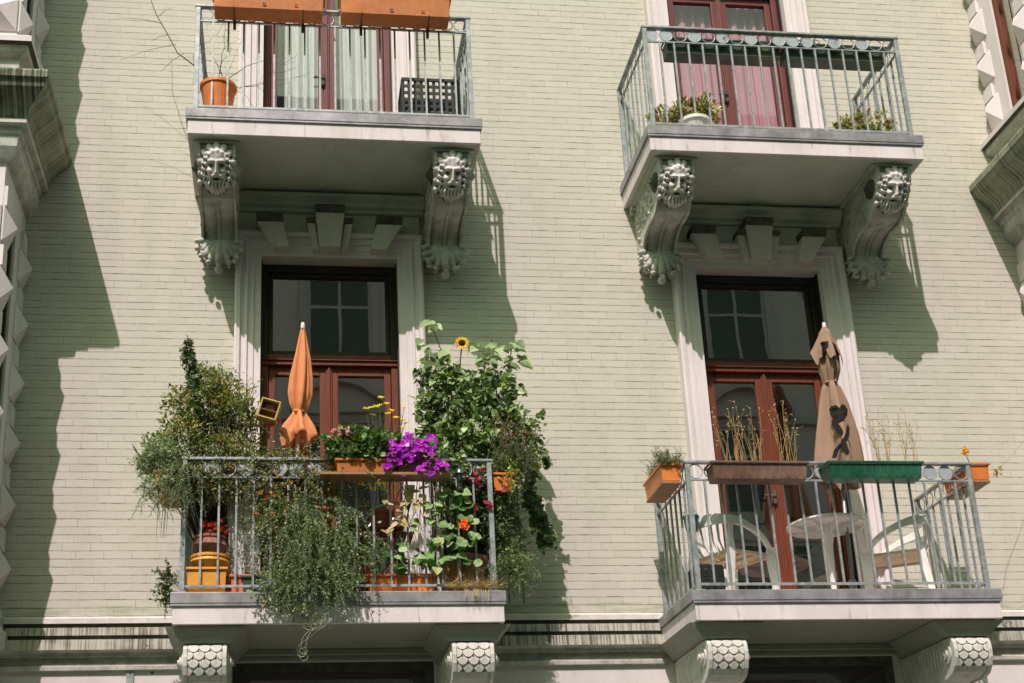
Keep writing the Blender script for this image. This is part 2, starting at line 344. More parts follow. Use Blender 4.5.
# rooms
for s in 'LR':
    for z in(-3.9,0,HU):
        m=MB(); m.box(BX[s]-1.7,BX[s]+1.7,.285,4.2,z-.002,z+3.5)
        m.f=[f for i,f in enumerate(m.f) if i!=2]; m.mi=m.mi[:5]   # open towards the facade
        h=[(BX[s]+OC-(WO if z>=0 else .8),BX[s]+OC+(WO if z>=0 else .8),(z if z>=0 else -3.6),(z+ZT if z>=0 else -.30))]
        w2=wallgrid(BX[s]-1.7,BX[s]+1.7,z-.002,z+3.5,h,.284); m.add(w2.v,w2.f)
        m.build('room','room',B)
m=MB(); m.box(-14,16,.005,9,11,11.3); m.box(-14,16,8.9,9,-4.2,11); m.build('roof','blackish',B)
# string course
def sweep(m,prof,x0,x1):
    m.prism(prof,lambda p,t:(t,p[0],p[1]),x0,x1,False)
BP=[(0,.055),(-.032,.035),(-.036,-.006),(-.012,-.010),(-.012,-.036),(-.050,-.042),(-.058,-.104),(-.036,-.108),(-.036,-.132),(-.078,-.140),(-.088,-.222)]
for xa,xb in((-2.58,-1.16),(1.16,2.63),(4.98,6.3)):
    m=MB()
    for a,b,mi in((0,2,2),(2,4,1),(4,6,0),(6,8,1),(8,10,0)):  # groove segments take the blackish colour
        m.m=mi
        for i in range(a,b):
            p,q=BP[i],BP[i+1]; m.add([(xa,p[0],p[1]),(xb,p[0],p[1]),(xb,q[0],q[1]),(xa,q[0],q[1])],[(3,2,1,0)])
    o=m.build('string_course',['band','blackish','pale_stone'],B)
    m=MB(); sweep(m,[(-.086,-.223),(-.030,-.236),(-.030,-.262),(-.018,-.270),(-.018,-.330),(-.034,-.338),(-.030,-.366),(.0,-.372),(0,-.223)],xa,xb); m.build('string_course_moulding','stone',B)
m=MB(); p=at(130,675,-.005); m.box(p.x-.028,p.x+.028,-.012,-.002,-.78,p.z+.07); m.m=1; m.ball((p.x,-.014,p.z+.02),.010,.008,.010); m.build('wall_bracket_plate',['galv','blackish'],B)
m=MB(); p=at(152,673,0); m.ball((p.x,0,p.z),.012,.012,.012); p=at(147,646,-.08); m.ball((p.x,-.08,p.z),.010,.008,.010); m.build('anchor_hole','blackish',B)

# ---------------- french doors with casings
def frame(m,x0,x1,z0,z1,t,y0,y1):
    m.box(x0,x0+t,y0,y1,z0,z1); m.box(x1-t,x1,y0,y1,z0,z1); m.box(x0+t,x1-t,y0,y1,z1-t,z1); m.box(x0+t,x1-t,y0,y1,z0,z0+t)
def sheet(m,x0,x1,y,z0,z1): m.add([(x0,y,z0),(x1,y,z0),(x1,y,z1),(x0,y,z1)],[(0,1,2,3)])
def french(s,z,wd,up=False):
    X=BX[s]+OC; x0,x1=X-WO,X+WO
    dk='darkwood'
    m=MB(); t=.062
    m.m=1; zt=z+2.235; 
    # upper part of the outer frame (dark), lower part red brown
    m.m=0; m.box(x0,x0+t,.10,.19,z,zt+.02); m.box(x1-t,x1,.10,.19,z,zt+.02)
    m.box(x0+.004,x1-.004,.085,.20,zt,zt+.050); m.box(x0+.004,x1-.004,.105,.195,zt+.05,zt+.105)
    m.box(x0+.002,x1-.002,.07,.20,zt+.038,zt+.048)
    m.m=1; m.box(x0,x0+t,.102,.19,zt+.02,z+ZT); m.box(x1-t,x1,.102,.19,zt+.02,z+ZT); m.box(x0+t,x1-t,.102,.19,z+ZT-.075,z+ZT)
    m.box(x0+.001,x0+.012,.03,.10,z,z+ZT); m.box(x1-.012,x1-.001,.03,.10,z,z+ZT)
    fr=m.build('french_door',[wd,dk],B,bevel=.006)
    # transom sash
    m=MB(); frame(m,x0+t+.003,x1-t-.003,zt+.108,z+ZT-.078,.035,.12,.17); m.build('transom_sash',dk,fr,bevel=.004)
    m=MB(); sheet(m,x0+t+.03,x1-t-.03,.145,zt+.13,z+ZT-.10); m.build('transom_pane','glass_up' if z>1 else 'glass',fr)
    # leaves
    xm=X-.008; L=[(x0+t+.004,xm-.003),(xm+.003,x1-t-.004)]
    for i,(a,b) in enumerate(L):
        m=MB(); st=.075
        m.box(a,a+st*(.75 if i==0 else 1),.125,.175,z+.03,zt-.003); m.box(b-st*(1 if i==0 else .75),b,.125,.175,z+.03,zt-.003)
        a2=a+st*(.75 if i==0 else 1); b2=b-st*(1 if i==0 else .75)
        m.box(a2,b2,.125,.175,zt-.08,zt-.003); m.box(a2,b2,.125,.175,z+.03,z+.16); 
        lf=m.build('door_leaf',wd,fr,bevel=.005)
        m=MB(); sheet(m,a2-.005,b2+.005,.150,z+.15,zt-.075); m.build('pane','glass_up' if z>1 else 'glass',fr)
    m=MB(); m.box(xm-.026,xm+.026,.112,.128,z+.03,zt-.01); m.box(xm-.010,xm+.010,.100,.114,z+.03,zt-.01); m.build('cover_strip',wd,fr,bevel=.004)
    m=MB(); m.box(xm-.045,xm-.020,.085,.112,z+1.02,z+1.14); m.box(xm-.12,xm-.025,.07,.085,z+1.08,z+1.10); m.build('door_handle','blackish',fr,bevel=.003)
    # casing: stepped architrave
    c=MB(); cp=[(0.,-.045),(.055,-.045),(.06,-.060),(.105,-.060),(.112,-.082),(.128,-.082),(.134,-.070),(.165,-.070),(.172,-.098),(.200,-.104),(.217,-.09),(.217,-.001),(0,-.001)]
    Zh=z+ZT
    for sx in(-1,1):
        e=X+sx*WO
        # mitred side
        vs=[(e+sx*u,y,z) for u,y in cp]+[(e+sx*u,y,Zh+u) for u,y in cp]; n=len(cp)
        c.add(vs,[((i,(i+1)%n,n+(i+1)%n,n+i) if sx<0 else (n+i,n+(i+1)%n,(i+1)%n,i)) for i in range(n)])
    vs=[(X-WO-u,y,Zh+u) for u,y in cp]+[(X+WO+u,y,Zh+u) for u,y in cp]; c.add(vs,[(i,(i+1)%n,n+(i+1)%n,n+i) for i in range(n)])
    cs=c.build('door_casing','casing',B)
    # header frieze and cornice below the slab
    m=MB(); m.box(X-WO-.20,X+WO+.20,-.035,-.001,Zh+.22,Zh+.42); 
    sweep(m,[(-.001,Zh+.42),(-.06,Zh+.43),(-.065,Zh+.455),(-.10,Zh+.47),(-.11,Zh+.50),(-.16,Zh+.53),(-.16,Zh+.56),(-.001,Zh+.56)],X-WO-.24,X+WO+.24)
    if z==0: m.build('lintel_frieze','soffit',B)
    # keystones
    def wedge(m,xt0,xt1,xb0,xb1,zb,zt,y):
        vs=[(xb0,y,zb),(xb1,y,zb),(xt1,y-.02,zt),(xt0,y-.02,zt),(xb0,-.03,zb),(xb1,-.03,zb),(xt1,-.03,zt),(xt0,-.03,zt)]
        m.add(vs,[(0,1,2,3),(5,4,7,6),(4,0,3,7),(1,5,6,2),(3,2,6,7),(4,5,1,0)])
    for i,(xt0,xt1,xb0,xb1,zt_,y) in enumerate(((-.125,.125,-.088,.088,.35,-.175),(-.195,-.128,-.145,-.091,.27,-.13),(.128,.195,.091,.145,.27,-.13),(-.62,-.40,-.475,-.345,.265,-.15),(.40,.62,.345,.475,.265,-.15))):
        m=MB(); wedge(m,X+xt0,X+xt1,X+xb0,X+xb1,Zh+.035,Zh+zt_,y)
        m.m=1; wedge(m,X+xt0-.004,X+xt1+.004,X+xt0,X+xt1,Zh+zt_+.002,Zh+zt_+(.065 if i in(0,3,4) else .04),y-.035)  # added dark cap paints the shadow and dirt above the keystone
        m.build('keystone',['keystone','blackish'],cs,bevel=.004)
for s in 'LR':
    french(s,0,'wood'); french(s,HU,'wood_up')
# dark ground floor shop windows under the balconies
for s in 'LR':
    X=BX[s]+OC; m=MB(); frame(m,X-.80,X+.80,-3.6,-.30,.07,.1,.18); m.box(X-.73,X+.73,.1,.18,-1.05,-.97); f=m.build('ground_floor_window','blackish',B,bevel=.005)
    m=MB(); sheet(m,X-.75,X+.75,.14,-3.55,-.36); m.build('pane','glass_up',f)
# ---------------- carved brackets
def mask_mesh(m,cx,top,seed):
    "grotesque lion-like mask as a carved relief; plane leans back towards the wall at its chin"
    rd=random.Random(seed); nx,nz=46,56; W_,H_=.132,.185
    e1=Vector((1,0,0)); e2=Vector((0,-.165,.30)).normalized(); e3=Vector((0,-.30,-.165)).normalized()
    c=Vector((cx,top[0],top[1]-.012))-e2*H_
    G=lambda u,v,a,b,su,sv:math.exp(-((u-a)/su)**2-((v-b)/sv)**2)
    tufts=[(1.0*math.cos(t)*.86,1.0*math.sin(t)*.86,rd.uniform(.10,.17)) for t in [i*2*math.pi/17 for i in range(17)]]
    def h(u,v):
        r=math.sqrt(u*u+v*v); d=max(0,1-(r/1.02)**2)**.55*.62
        x=abs(u)
        d+=.20*G(x,v,.27,.36,.24,.08)+.10*G(x,v,.0,.62,.5,.2)
        d-=.30*G(x,v,.29,.17,.15,.10); d+=.10*G(x,v,.29,.17,.06,.05)
        d+=.42*math.exp(-(x/.085)**2)*(1/(1+math.exp(-(v+.22)*30)))*(1/(1+math.exp((v-.34)*18)))*(.6+.4*(.3-v)); d+=.16*G(x,v,.10,-.15,.07,.06)
        d+=.17*G(x,v,.42,-.06,.16,.13)
        d+=.20*G(x,v,.19,-.27,.17,.07)-.38*G(x,v,0,-.40,.19,.065)+.16*G(x,v,0,-.50,.16,.05)
        d-=.10*G(x,v,.62,-.2,.10,.4)
        if v<-.42 or x>.6: d+=.075*math.sin(u*30+3*math.sin(v*7))*min(1,max(0,r-.45)*3)
        if x>.55: d+=.09*math.sin(v*24+u*6)
        for a,b,k in tufts: d+=1.25*k*G(u,v,a,b,.15,.13)-.5*k*G(u,v,a*1.1+.1,b*1.08,.07,.07)
        return d*.155+rd.uniform(-.002,.002)
    vs=[];fs=[]
    for j in range(nz+1):
        for i in range(nx+1):
            u=-1.12+2.24*i/nx; v=-1.08+2.16*j/nz
            vs.append(c+e1*u*W_+e2*v*H_+e3*h(u,v))
    for j in range(nz):
        for i in range(nx):
            u=-1.12+2.24*(i+.5)/nx; v=-1.08+2.16*(j+.5)/nz
            if u*u*.92+v*v<1.14+.08*math.sin(9*math.atan2(v,u)): fs.append((j*(nx+1)+i,j*(nx+1)+i+1,(j+1)*(nx+1)+i+1,(j+1)*(nx+1)+i))
    m.add(vs,fs)
    for k in range(7):  # leafy crown on the brow
        t=math.pi*(.12+.76*k/6); p=c+e1*math.cos(t)*W_*1.0+e2*math.sin(t)*H_*1.0+e3*.035
        m.ball(p,.032,.022,.040,Matrix.Rotation(math.pi/2-t,3,'Y'),8,6)
    for sx in(-1,1):   # cheek curls
        for v in(-.55,-.15,.25): m.ball(c+e1*sx*W_*1.02+e2*v*H_+e3*.02,.022,.03,.026,None,8,6)
def upper_bracket(root,cx,zs,seed):
    hw=.150
    def P(y,z): return (y,zs+z)
    prof=[(0,0),(-.80,-.0),(-.845,-.04),(-.83,-.12),(-.76,-.22),(-.68,-.31),(-.60,-.375),(-.50,-.385),(-.40,-.375),(-.31,-.385),(-.24,-.41),(-.185,-.45),(-.15,-.50),(-.13,-.56),(-.10,-.66),(-.06,-.72),(0,-.75)]
    m=MB(); sh=lambda p,t:(cx+t,p[0],zs+p[1])
    # body, split into side cheeks (proud) and fluted middle
    def cheek(a,b,off):
        off=.026
        pr=[(0,-.002)]+[(y-off if y<-.02 else y,z-off*.6 if z<-.05 else z-.002) for y,z in prof[1:-3]+[(-.08,-.60),(0,-.61)]]
        m.prism(pr,sh,a,b)
    cheek(-hw,-hw+.022,.010); cheek(hw-.022,hw,.010)
    # flutes in the middle
    nfl=36; xs=[-hw+.022+(2*hw-.044)*i/nfl for i in range(nfl+1)]
    k0=6; rows=[]
    pp=prof[1:-3]+[(-.05,-.60)]
    vs=[];fs=[]
    for x in xs:
        q=(x/(hw-.022)); rib=.028*abs(math.sin(q*math.pi))**.7+.020*math.exp(-(q/.09)**2)-.010
        for j,(y,z) in enumerate(pp): 
            a=pp[max(j-1,0)]; b=pp[min(j+1,len(pp)-1)]; ty,tz=b[0]-a[0],b[1]-a[1]; L=math.hypot(ty,tz) or 1
            ny,nz=(tz/L,-ty/L)
            o=rib if 6<=j<=12 else 0
            vs.append((cx+x,y+(-abs(ny) if ny<0 else ny)*o,zs+z+nz*-abs(1)*0-abs(nz)*o))
    n=len(pp)
    for i in range(nfl):
        for j in range(n-1): fs.append((i*n+j,i*n+j+1,(i+1)*n+j+1,(i+1)*n+j))
    m.add(vs,fs)
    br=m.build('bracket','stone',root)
    # volutes + foliage relief on the sides
    m=MB(); rd=random.Random(seed)
    for sx in(-1,1):
        for r_,o_ in((.085,.012),(.060,.026),(.036,.042),(.018,.055)):
            m.prism([(-.70+r_*math.cos(t),zs-.155+r_*math.sin(t)) for t in[2*math.pi*k/18 for k in range(18)]],lambda p,t:(cx+sx*(hw+t),p[0],p[1]),0,o_)
        for k in range(70):
            t=rd.random(); y=-.60+.52*t; z=-(.045+rd.random()*.27)
            if t>.85: z-=rd.random()*.2
            M_=Matrix.Rotation(rd.uniform(0,3.1),3,'X'); m.ball((cx+sx*(hw+.003),y,zs+z),rd.uniform(.006,.015),rd.uniform(.016,.036),rd.uniform(.009,.018),M_,8,5)
    m.build('bracket_scrollwork','stone',root,smooth=True)
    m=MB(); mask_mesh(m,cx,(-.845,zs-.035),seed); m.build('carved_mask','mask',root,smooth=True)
    # abacus pad between bracket and slab
    m=MB(); m.box(cx-hw-.035,cx+hw+.035,-.86,-.002,zs-.018,zs-.001); m.build('bracket_pad','soffit',root,bevel=.004)
    # acanthus leaf
    m=MB(); A=Vector((cx,-.165,zs-.525))
    for k in range(-4,5):
        t=k*.36; L=.262-.020*abs(k); side=math.sin(t); dn=-math.cos(t)*.95
        for q in range(7):
            f=q/6; rr=.046*(math.sin(math.pi*(.18+.75*f))**.7)*(1.0 if abs(k)<4 else .8)
            out=.075*math.sin(f*2.4)-.02*abs(k)*.4
            p=A+Vector((side*L*f*.95,-out+.02+(.055*f),dn*L*f-.0))
            m.ball(p,rr*.92,rr*.85,rr*1.45,Matrix.Rotation(-t if dn<0 else t,3,'Y'),8,6)
        tip=A+Vector((side*L*1.02,-.03-.012*abs(math.cos(t)),dn*L*1.03)); m.ball(tip,.022,.026,.02,None,8,6)
    m.ball(A+Vector((0,.01,-.265)),.038,.045,.032,None,10,7)
    for sx in(-1,1):
        for z_,r_ in((-.0,.036),(-.055,.03),(-.12,.03),(-.185,.026)):
            m.ball(A+Vector((sx*(.150-.25*max(0,-z_-.1)),.0,z_)),r_,r_*.9,r_*.8,None,8,6)
    m.box(cx-.10,cx+.10,-.09,-.002,zs-.66,zs-.49)
    m.build('acanthus_leaf','stone',root,smooth=True)
def lower_bracket(root,cx,zs,seed):
    hw=.152
    m=MB() # flared pad under the slab
    vs=[]
    for z,e,y in((zs-.002,.13,-.90),(zs-.06,.06,-.87),(zs-.10,.03,-.86),(zs-.115,.03,-.86)):
        vs+=[(cx-hw-e,-.001,z),(cx+hw+e,-.001,z),(cx+hw+e,y,z),(cx-hw-e,y,z)]
    fs=[]
    for i in range(3):
        for k in range(4): fs.append((i*4+k,i*4+(k+1)%4,(i+1)*4+(k+1)%4,(i+1)*4+k))
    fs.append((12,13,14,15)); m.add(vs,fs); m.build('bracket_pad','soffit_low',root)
    z0=zs-.117
    prof=[(0,0),(-.83,0),(-.862,-.03),(-.872,-.09),(-.865,-.15),(-.84,-.21),(-.79,-.26),(-.70,-.29),(-.60,-.29),(-.45,-.30),(-.30,-.34),(-.2,-.42),(-.15,-.55),(-.10,-.72),(0,-.75)]
    m=MB(); sh=lambda p,t:(cx+t,p[0],z0+p[1])
    m.prism(prof,sh,-hw+.03,hw-.03)
    pr2=[(0,-.003)]+[(y-.014 if y<-.02 else y,z-.012 if z<-.02 else z-.003) for y,z in prof[1:]]
    m.prism(pr2,sh,-hw,-hw+.03); m.prism(pr2,sh,hw-.03,hw)
    for k in range(12):
        y=-.12-.05*k
        for sx in(-1,1): m.box(cx+sx*hw-.012,cx+sx*hw+.012,y-.016,y+.012,z0-.24,z0-.03)
    m.build('bracket','pale_stone',root,bevel=.004)
    m=MB()
    for sx in(-1,1):
        for r_,o_ in((.075,.012),(.045,.03),(.022,.045)):
            m.prism([(-.76+r_*math.cos(t),z0-.12+r_*math.sin(t)) for t in[2*math.pi*k/18 for k in range(18)]],lambda p,t:(cx+sx*(hw+t),p[0],p[1]),0,o_)
    m.build('bracket_volute','pale_stone',root)
    # fish scales follow the rounded front
    m=MB()
    def front(s): # arc length -> y,z,normal
        pts=prof[1:8]; acc=0
        for i in range(len(pts)-1):
            a,b=pts[i],pts[i+1]; L=math.hypot(b[0]-a[0],b[1]-a[1])
            if acc+L>=s or i==len(pts)-2:
                f=(s-acc)/L; t=Vector((0,(b[0]-a[0])/L,(b[1]-a[1])/L)); return Vector((0,a[0]+(b[0]-a[0])*f,z0+a[1]+(b[1]-a[1])*f)),t
            acc+=L
    for r in range(5):
        cnt=4 if r%2 else 3
        for k in range(cnt):
            x=(k-(cnt-1)/2)*.080; s0=.004+r*.052
            vs=[];ring=[]
            p0,t=front(s0+.03); nn=Vector((0,t.z,-t.y)); nn=nn if nn.y<0 or nn.z<0 else -nn
            cpt=Vector((cx+x,p0.y,p0.z))+nn*.012
            vs=[cpt]
            for q in range(13):
                a=math.pi*(q/12); ux=.0395*math.cos(a); us=.020+.044*math.sin(a) if 0<q<12 else -.006
                if abs(x+ux)>hw-.032: ux=(hw-.032)*(1 if x>0 else -1)-x
                pp_,tt=front(max(0.001,s0+.014+us)); n2=Vector((0,tt.z,-tt.y)); n2=n2 if n2.y<0 or n2.z<0 else -n2
                vs.append(Vector((cx+x+ux,pp_.y,pp_.z))+n2*(.004+.013*max(0,us-.0)/.066))
            for q in range(13):
                v_=vs[q+1]; vs.append(v_-nn*.010)
            pa_,_=front(max(.001,s0)); 
            m.add(vs,[(0,i+1,i+2) for i in range(12)]+[(i+1,i+14,i+15,i+2) for i in range(12)])
    m.build('fish_scale_carving','pale_stone',root)

# ---------------- balconies
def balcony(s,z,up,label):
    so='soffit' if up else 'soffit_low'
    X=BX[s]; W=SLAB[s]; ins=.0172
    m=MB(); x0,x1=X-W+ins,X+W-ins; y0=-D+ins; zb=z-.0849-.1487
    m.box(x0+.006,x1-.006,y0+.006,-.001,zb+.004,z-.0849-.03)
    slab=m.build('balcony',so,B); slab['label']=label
    m=MB() # white fascia strips round three sides
    m.box(x0,x1,y0,y0+.03,zb,z-.0869); m.box(x0,x0+.03,y0+.03,-.002,zb,z-.0869); m.box(x1-.03,x1,y0+.03,-.002,zb,z-.0869); m.build('fascia','fascia',slab,bevel=.004)
    m=MB(); m.box(X-W,X+W,-D,-.001,z-.0849,z-.004)
    m.box(X-W+.004,X+W-.004,-D+.004,-D+.024,z-.105,z-.0845)
    m.build('zinc_edge','zinc',slab,bevel=.004)
    m=MB(); m.box(X-W+.02,X+W-.02,-D+.02,-.001,z-.0038,z-.0005); m.build('bounce_floor','fascia',slab)  # unseen pale floor layer added to bounce light upward
    m=MB() # recessed soffit moulding
    t=.045
    a0,a1,b0=x0+.05,x1-.05,y0+.05
    m.box(a0,a1,-.09,-.002,zb-.045,zb+.002); m.box(a0,a1,-.05,-.002,zb-.08,zb-.045); m.build('soffit_moulding',so,slab,bevel=.006)
    for sx in(-1,1):
        cx=X+sx*.955+ (0 if s=='L' else 0)
        if up: upper_bracket(slab,cx,zb,11+sx+(5 if s=='R' else 0))
        else: lower_bracket(slab,cx,zb,3)
balcony('L',HU,True,'upper left balcony on two brackets carved with bearded masks')
balcony('R',HU,True,'upper right balcony on two brackets carved with bearded masks')
balcony('L',0,False,'lower left balcony on fish scale brackets, covered in plants')
balcony('R',0,False,'lower right balcony on fish scale brackets, with white furniture')

# ---------------- railings (things of their own)
def railing(s,z,label,disc_sel,mat='galv',rust=None):
    X=BX[s]; W=SLAB[s]-.0729; y=-D+.0646; h=1.031
    if s=='L' : W-= .0
    r=thing('balcony_railing',label,'railing',(X,y,z),0,'metal railings round the balconies')
    L=lambda m,n,mt=mat,**k:m.build(n,mt,r,world=False,**k)
    for sx in(-1,1):
        for yy in(0,-y-.02):
            m=MB(); m.box(sx*W-.018,sx*W+.018,yy-.018,yy+.018,0,h-.022); m.box(sx*W-.035,sx*W+.035,yy-.035,yy+.035,0,.008); L(m,'post',bevel=.002)
    m=MB(); m.box(-W-.025,W+.025,-.024,.024,h-.02,h); L(m,'top_rail',bevel=.003)
    for sx in(-1,1): m=MB(); m.box(sx*W-.022,sx*W+.022,.0245,-y-.002,h-.0205,h-.0005); L(m,'top_rail',bevel=.003)
    m=MB(); zf=.885; m.box(-W+.018,W-.018,-.009,.009,zf-.012,zf); m.box(-W+.018,W-.018,-.010,.010,.045,.062)
    for sx in(-1,1):
        m.box(sx*W-.009,sx*W+.009,.018,-y-.04,zf-.012,zf); m.box(sx*W-.010,sx*W+.010,.018,-y-.04,.045,.062)
    L(m,'cross_rail')
    n=18
    for k in range(1,n):
        x=-W+2*W*k/n; m=MB(); m.box(x-.0075,x+.0075,-.0075,.0075,.062,zf-.012); L(m,'baluster')
    for sx in(-1,1):
        for k in range(1,7):
            yy=(-y-.02)*k/7; m=MB(); m.box(sx*W-.0075,sx*W+.0075,yy-.0075,yy+.0075,.062,zf-.012); L(m,'baluster')
    nr=18; zc=(zf+h-.02)/2; R_=(h-.02-zf)/2-.004
    m=MB(); d=MB(); a=MB()
    for k in range(nr):
        x=-W+2*W*(k+.5)/nr
        m.ring((x,0,zc),R_-.003,.0045)
        if k in disc_sel: d=MB(); d.prism([(x+(R_*.93)*math.cos(t),zc+(R_*.93)*math.sin(t)) for t in[2*math.pi*q/20 for q in range(20)]],lambda p,t:(p[0],t,p[1]),-.003,.003); L(d,'metal_disc','disc')
    for sx in(-1,1):
        for k in range(6):
            yy=(-y-.02)*(k+.5)/6; m.ring((sx*W,yy,zc),R_-.003,.0045,'x')
    L(m,'ring_frieze')
    return r
railing('L',HU,'grey steel railing of the upper left balcony holding two long orange planters',())
railing('R',HU,'green grey steel railing of the upper right balcony with round plates in its frieze',(0,1,3,5,7,9,10,11,13,15),'galv')
railing('L',0,'steel railing of the lower left balcony overgrown by trailing plants',(1,3,5,6,7,15),'galv')
railing('R',0,'steel railing of the lower right balcony with white chairs behind it',(8,15,16),'galv')

# ---------------- bays on both sides (parts of the same facade)
def bay(sg,xs,xfar,yb):
    "sg=+1: bay lies left, its side wall looks right; sg=-1: mirror"
    def X(o): return xs+sg*o
    m=MB() # lower body side wall with window opening, front
    wy0,wy1=-.34,-.64
    def sidewall(z0,z1,w0,w1):
        ys=[0,wy0,wy1,-yb]; zs=[z0,w0,w1,z1]
        for i in range(3):
            for j in range(3):
                if i==1 and j==1: continue
                q=[(xs,ys[i],zs[j]),(xs,ys[i+1],zs[j]),(xs,ys[i+1],zs[j+1]),(xs,ys[i],zs[j+1])]; m.add(q,[(0,1,2,3)])
        d=-sg*.10
        for a,b,c_,e in((wy0,w0,wy0,w1),(wy1,w0,wy1,w1),(wy0,w0,wy1,w0),(wy0,w1,wy1,w1)):
            m.add([(xs,a,b),(xs,c_,e),(xs+d,c_,e),(xs+d,a,b)],[(0,1,2,3)])
    sidewall(-4.2,3.55,.2,3.2); sidewall(3.55,11,4.62,7.2)
    m.add([(xs,-yb,-4.2),(xfar,-yb,-4.2),(xfar,-yb,11),(xs,-yb,11)],[(0,1,2,3)])
    m.build('bay_wall','casing',B)
    for z0,z1 in((.2,3.2),(4.62,7.2)):
        m=MB(); xx=sorted((xs-sg*.02,xs-sg*.09))
        t=.055
        m.box(*xx,wy1,wy1+t,z0,z1); m.box(*xx,wy0-t,wy0,z0,z1); m.box(*xx,wy1+t,wy0-t,z1-t,z1); m.box(*xx,wy1+t,wy0-t,z0,z0+t)
        f=m.build('bay_window','wood' if z0>1 and sg<0 else 'darkwood',B,bevel=.004)
        m=MB(); q=xs-sg*.06; m.add([(q,wy1+t,z0+t),(q,wy0-t,z0+t),(q,wy0-t,z1-t),(q,wy1+t,z1-t)],[(0,1,2,3)]); m.build('pane','glass',f)
        m=MB(); m.box(xs-sg*.13-.003,xs-sg*.13+.003,wy1-.2,wy0+.2,z0,z1); m.build('blind','curtain' if z0>1 else 'room',f)
    # mitred mouldings
    def cor(prof,mat,name,mats=None):
        P=[]
        for o_,z_ in prof: P.append([(X(o_),-.001,z_),(X(o_),-yb-o_,z_),(xfar,-yb-o_,z_)])
        for k in range(2):
            m=MB()
            for i in range(len(P)-1):
                if mats: m.m=mats[i]
                m.add([P[i][k],P[i][k+1],P[i+1][k+1],P[i+1][k]],[(0,1,2,3)])
            mt=mat if isinstance(mat,list) else [mat]
            m.build(name,[('cove_side' if (q=='cove' and k==0) else q) for q in mt],B)
    cor([(0.02,4.22),(.10,4.20),(.30,4.16),(.335,4.14),(.345,4.12),(.345,4.065),(.325,4.05),(.31,4.0),(.255,3.95),(.19,3.88),(.165,3.80),(.165,3.765),(.12,3.755),(.115,3.70),(.10,3.69),(.09,3.60),(.04,3.52),(.0,3.50)],['cove','pale_stone','stone'],'bay_cornice',[0,0,0,0,0,0,0,0,0,0,1,2,2,2,2,2,2])
    cor([(0,4.62),(.12,4.61),(.155,4.58),(.155,4.53),(.12,4.515),(.11,4.47),(.05,4.44),(.05,4.22),(0,4.215)],['casing','blackish','stone'],'bay_sill',[0,0,0,1,2,2,2,2])  # one strip under the sill lip is blackish
    cor([(0,.16),(.03,.12),(.05,.07),(.06,.02),(.06,-.06),(.10,-.09),(.10,-.2),(.02,-.3),(0,-.34)],'stone','bay_base_moulding')
    # diamond quoins, one mesh each
    def pyr(y0,y1,zc,h,pz,b=.014,yb0=None,yb1=None):
        m=MB(); z0,z1=zc-.15,zc+.15; a=[(y0,z0),(y1,z0),(y1,z1),(y0,z1)]
        vs=[(xs,y,z) for y,z in a]+[(X(b),y,z) for y,z in a]+[(X(h),(y0+y1)/2,(z0+z1)/2)]
        m.add(vs,[(0,1,5,4),(1,2,6,5),(2,3,7,6),(3,0,4,7),(4,5,8),(5,6,8),(6,7,8),(7,4,8)])
        m.box(*sorted((xs,X(.030))),*sorted((yb0,yb1)),zc+.15,zc+pz-.19); m.build('diamond_quoin','casing',B)
    def pyrf(x0,x1,zc,h,pz,b=.014):
        m=MB(); z0,z1=zc-.15,zc+.15; a=[(x0,z0),(x1,z0),(x1,z1),(x0,z1)]; y=-yb
        vs=[(x,y,z) for x,z in a]+[(x,y-b,z) for x,z in a]+[((x0+x1)/2,y-h,(z0+z1)/2)]
        m.add(vs,[(0,1,5,4),(1,2,6,5),(2,3,7,6),(3,0,4,7),(4,5,8),(5,6,8),(6,7,8),(7,4,8)])
        m.box(*sorted((x0,x0+.6*(x1-x0))),y-.03,y,zc+.15,zc+pz-.19); m.build('diamond_quoin','casing',B)
    for base,cnt,pz in((.41,6,.513),(4.886,6,.479)):
        for k in range(cnt):
            zc=base+k*pz
            pyr(-.005,-.20,zc,.105,pz,.014,-.15,-.005)
            pyr(-yb+.20,-yb+.004,zc,.105,pz,.014,-yb+.15,-yb+.004)
            if sg>0: pyrf(*sorted((X(-.004),X(-.30))),zc,.12,pz)
bay(1,-2.58,-6.5,.86); bay(-1,6.3,10.5,.86)

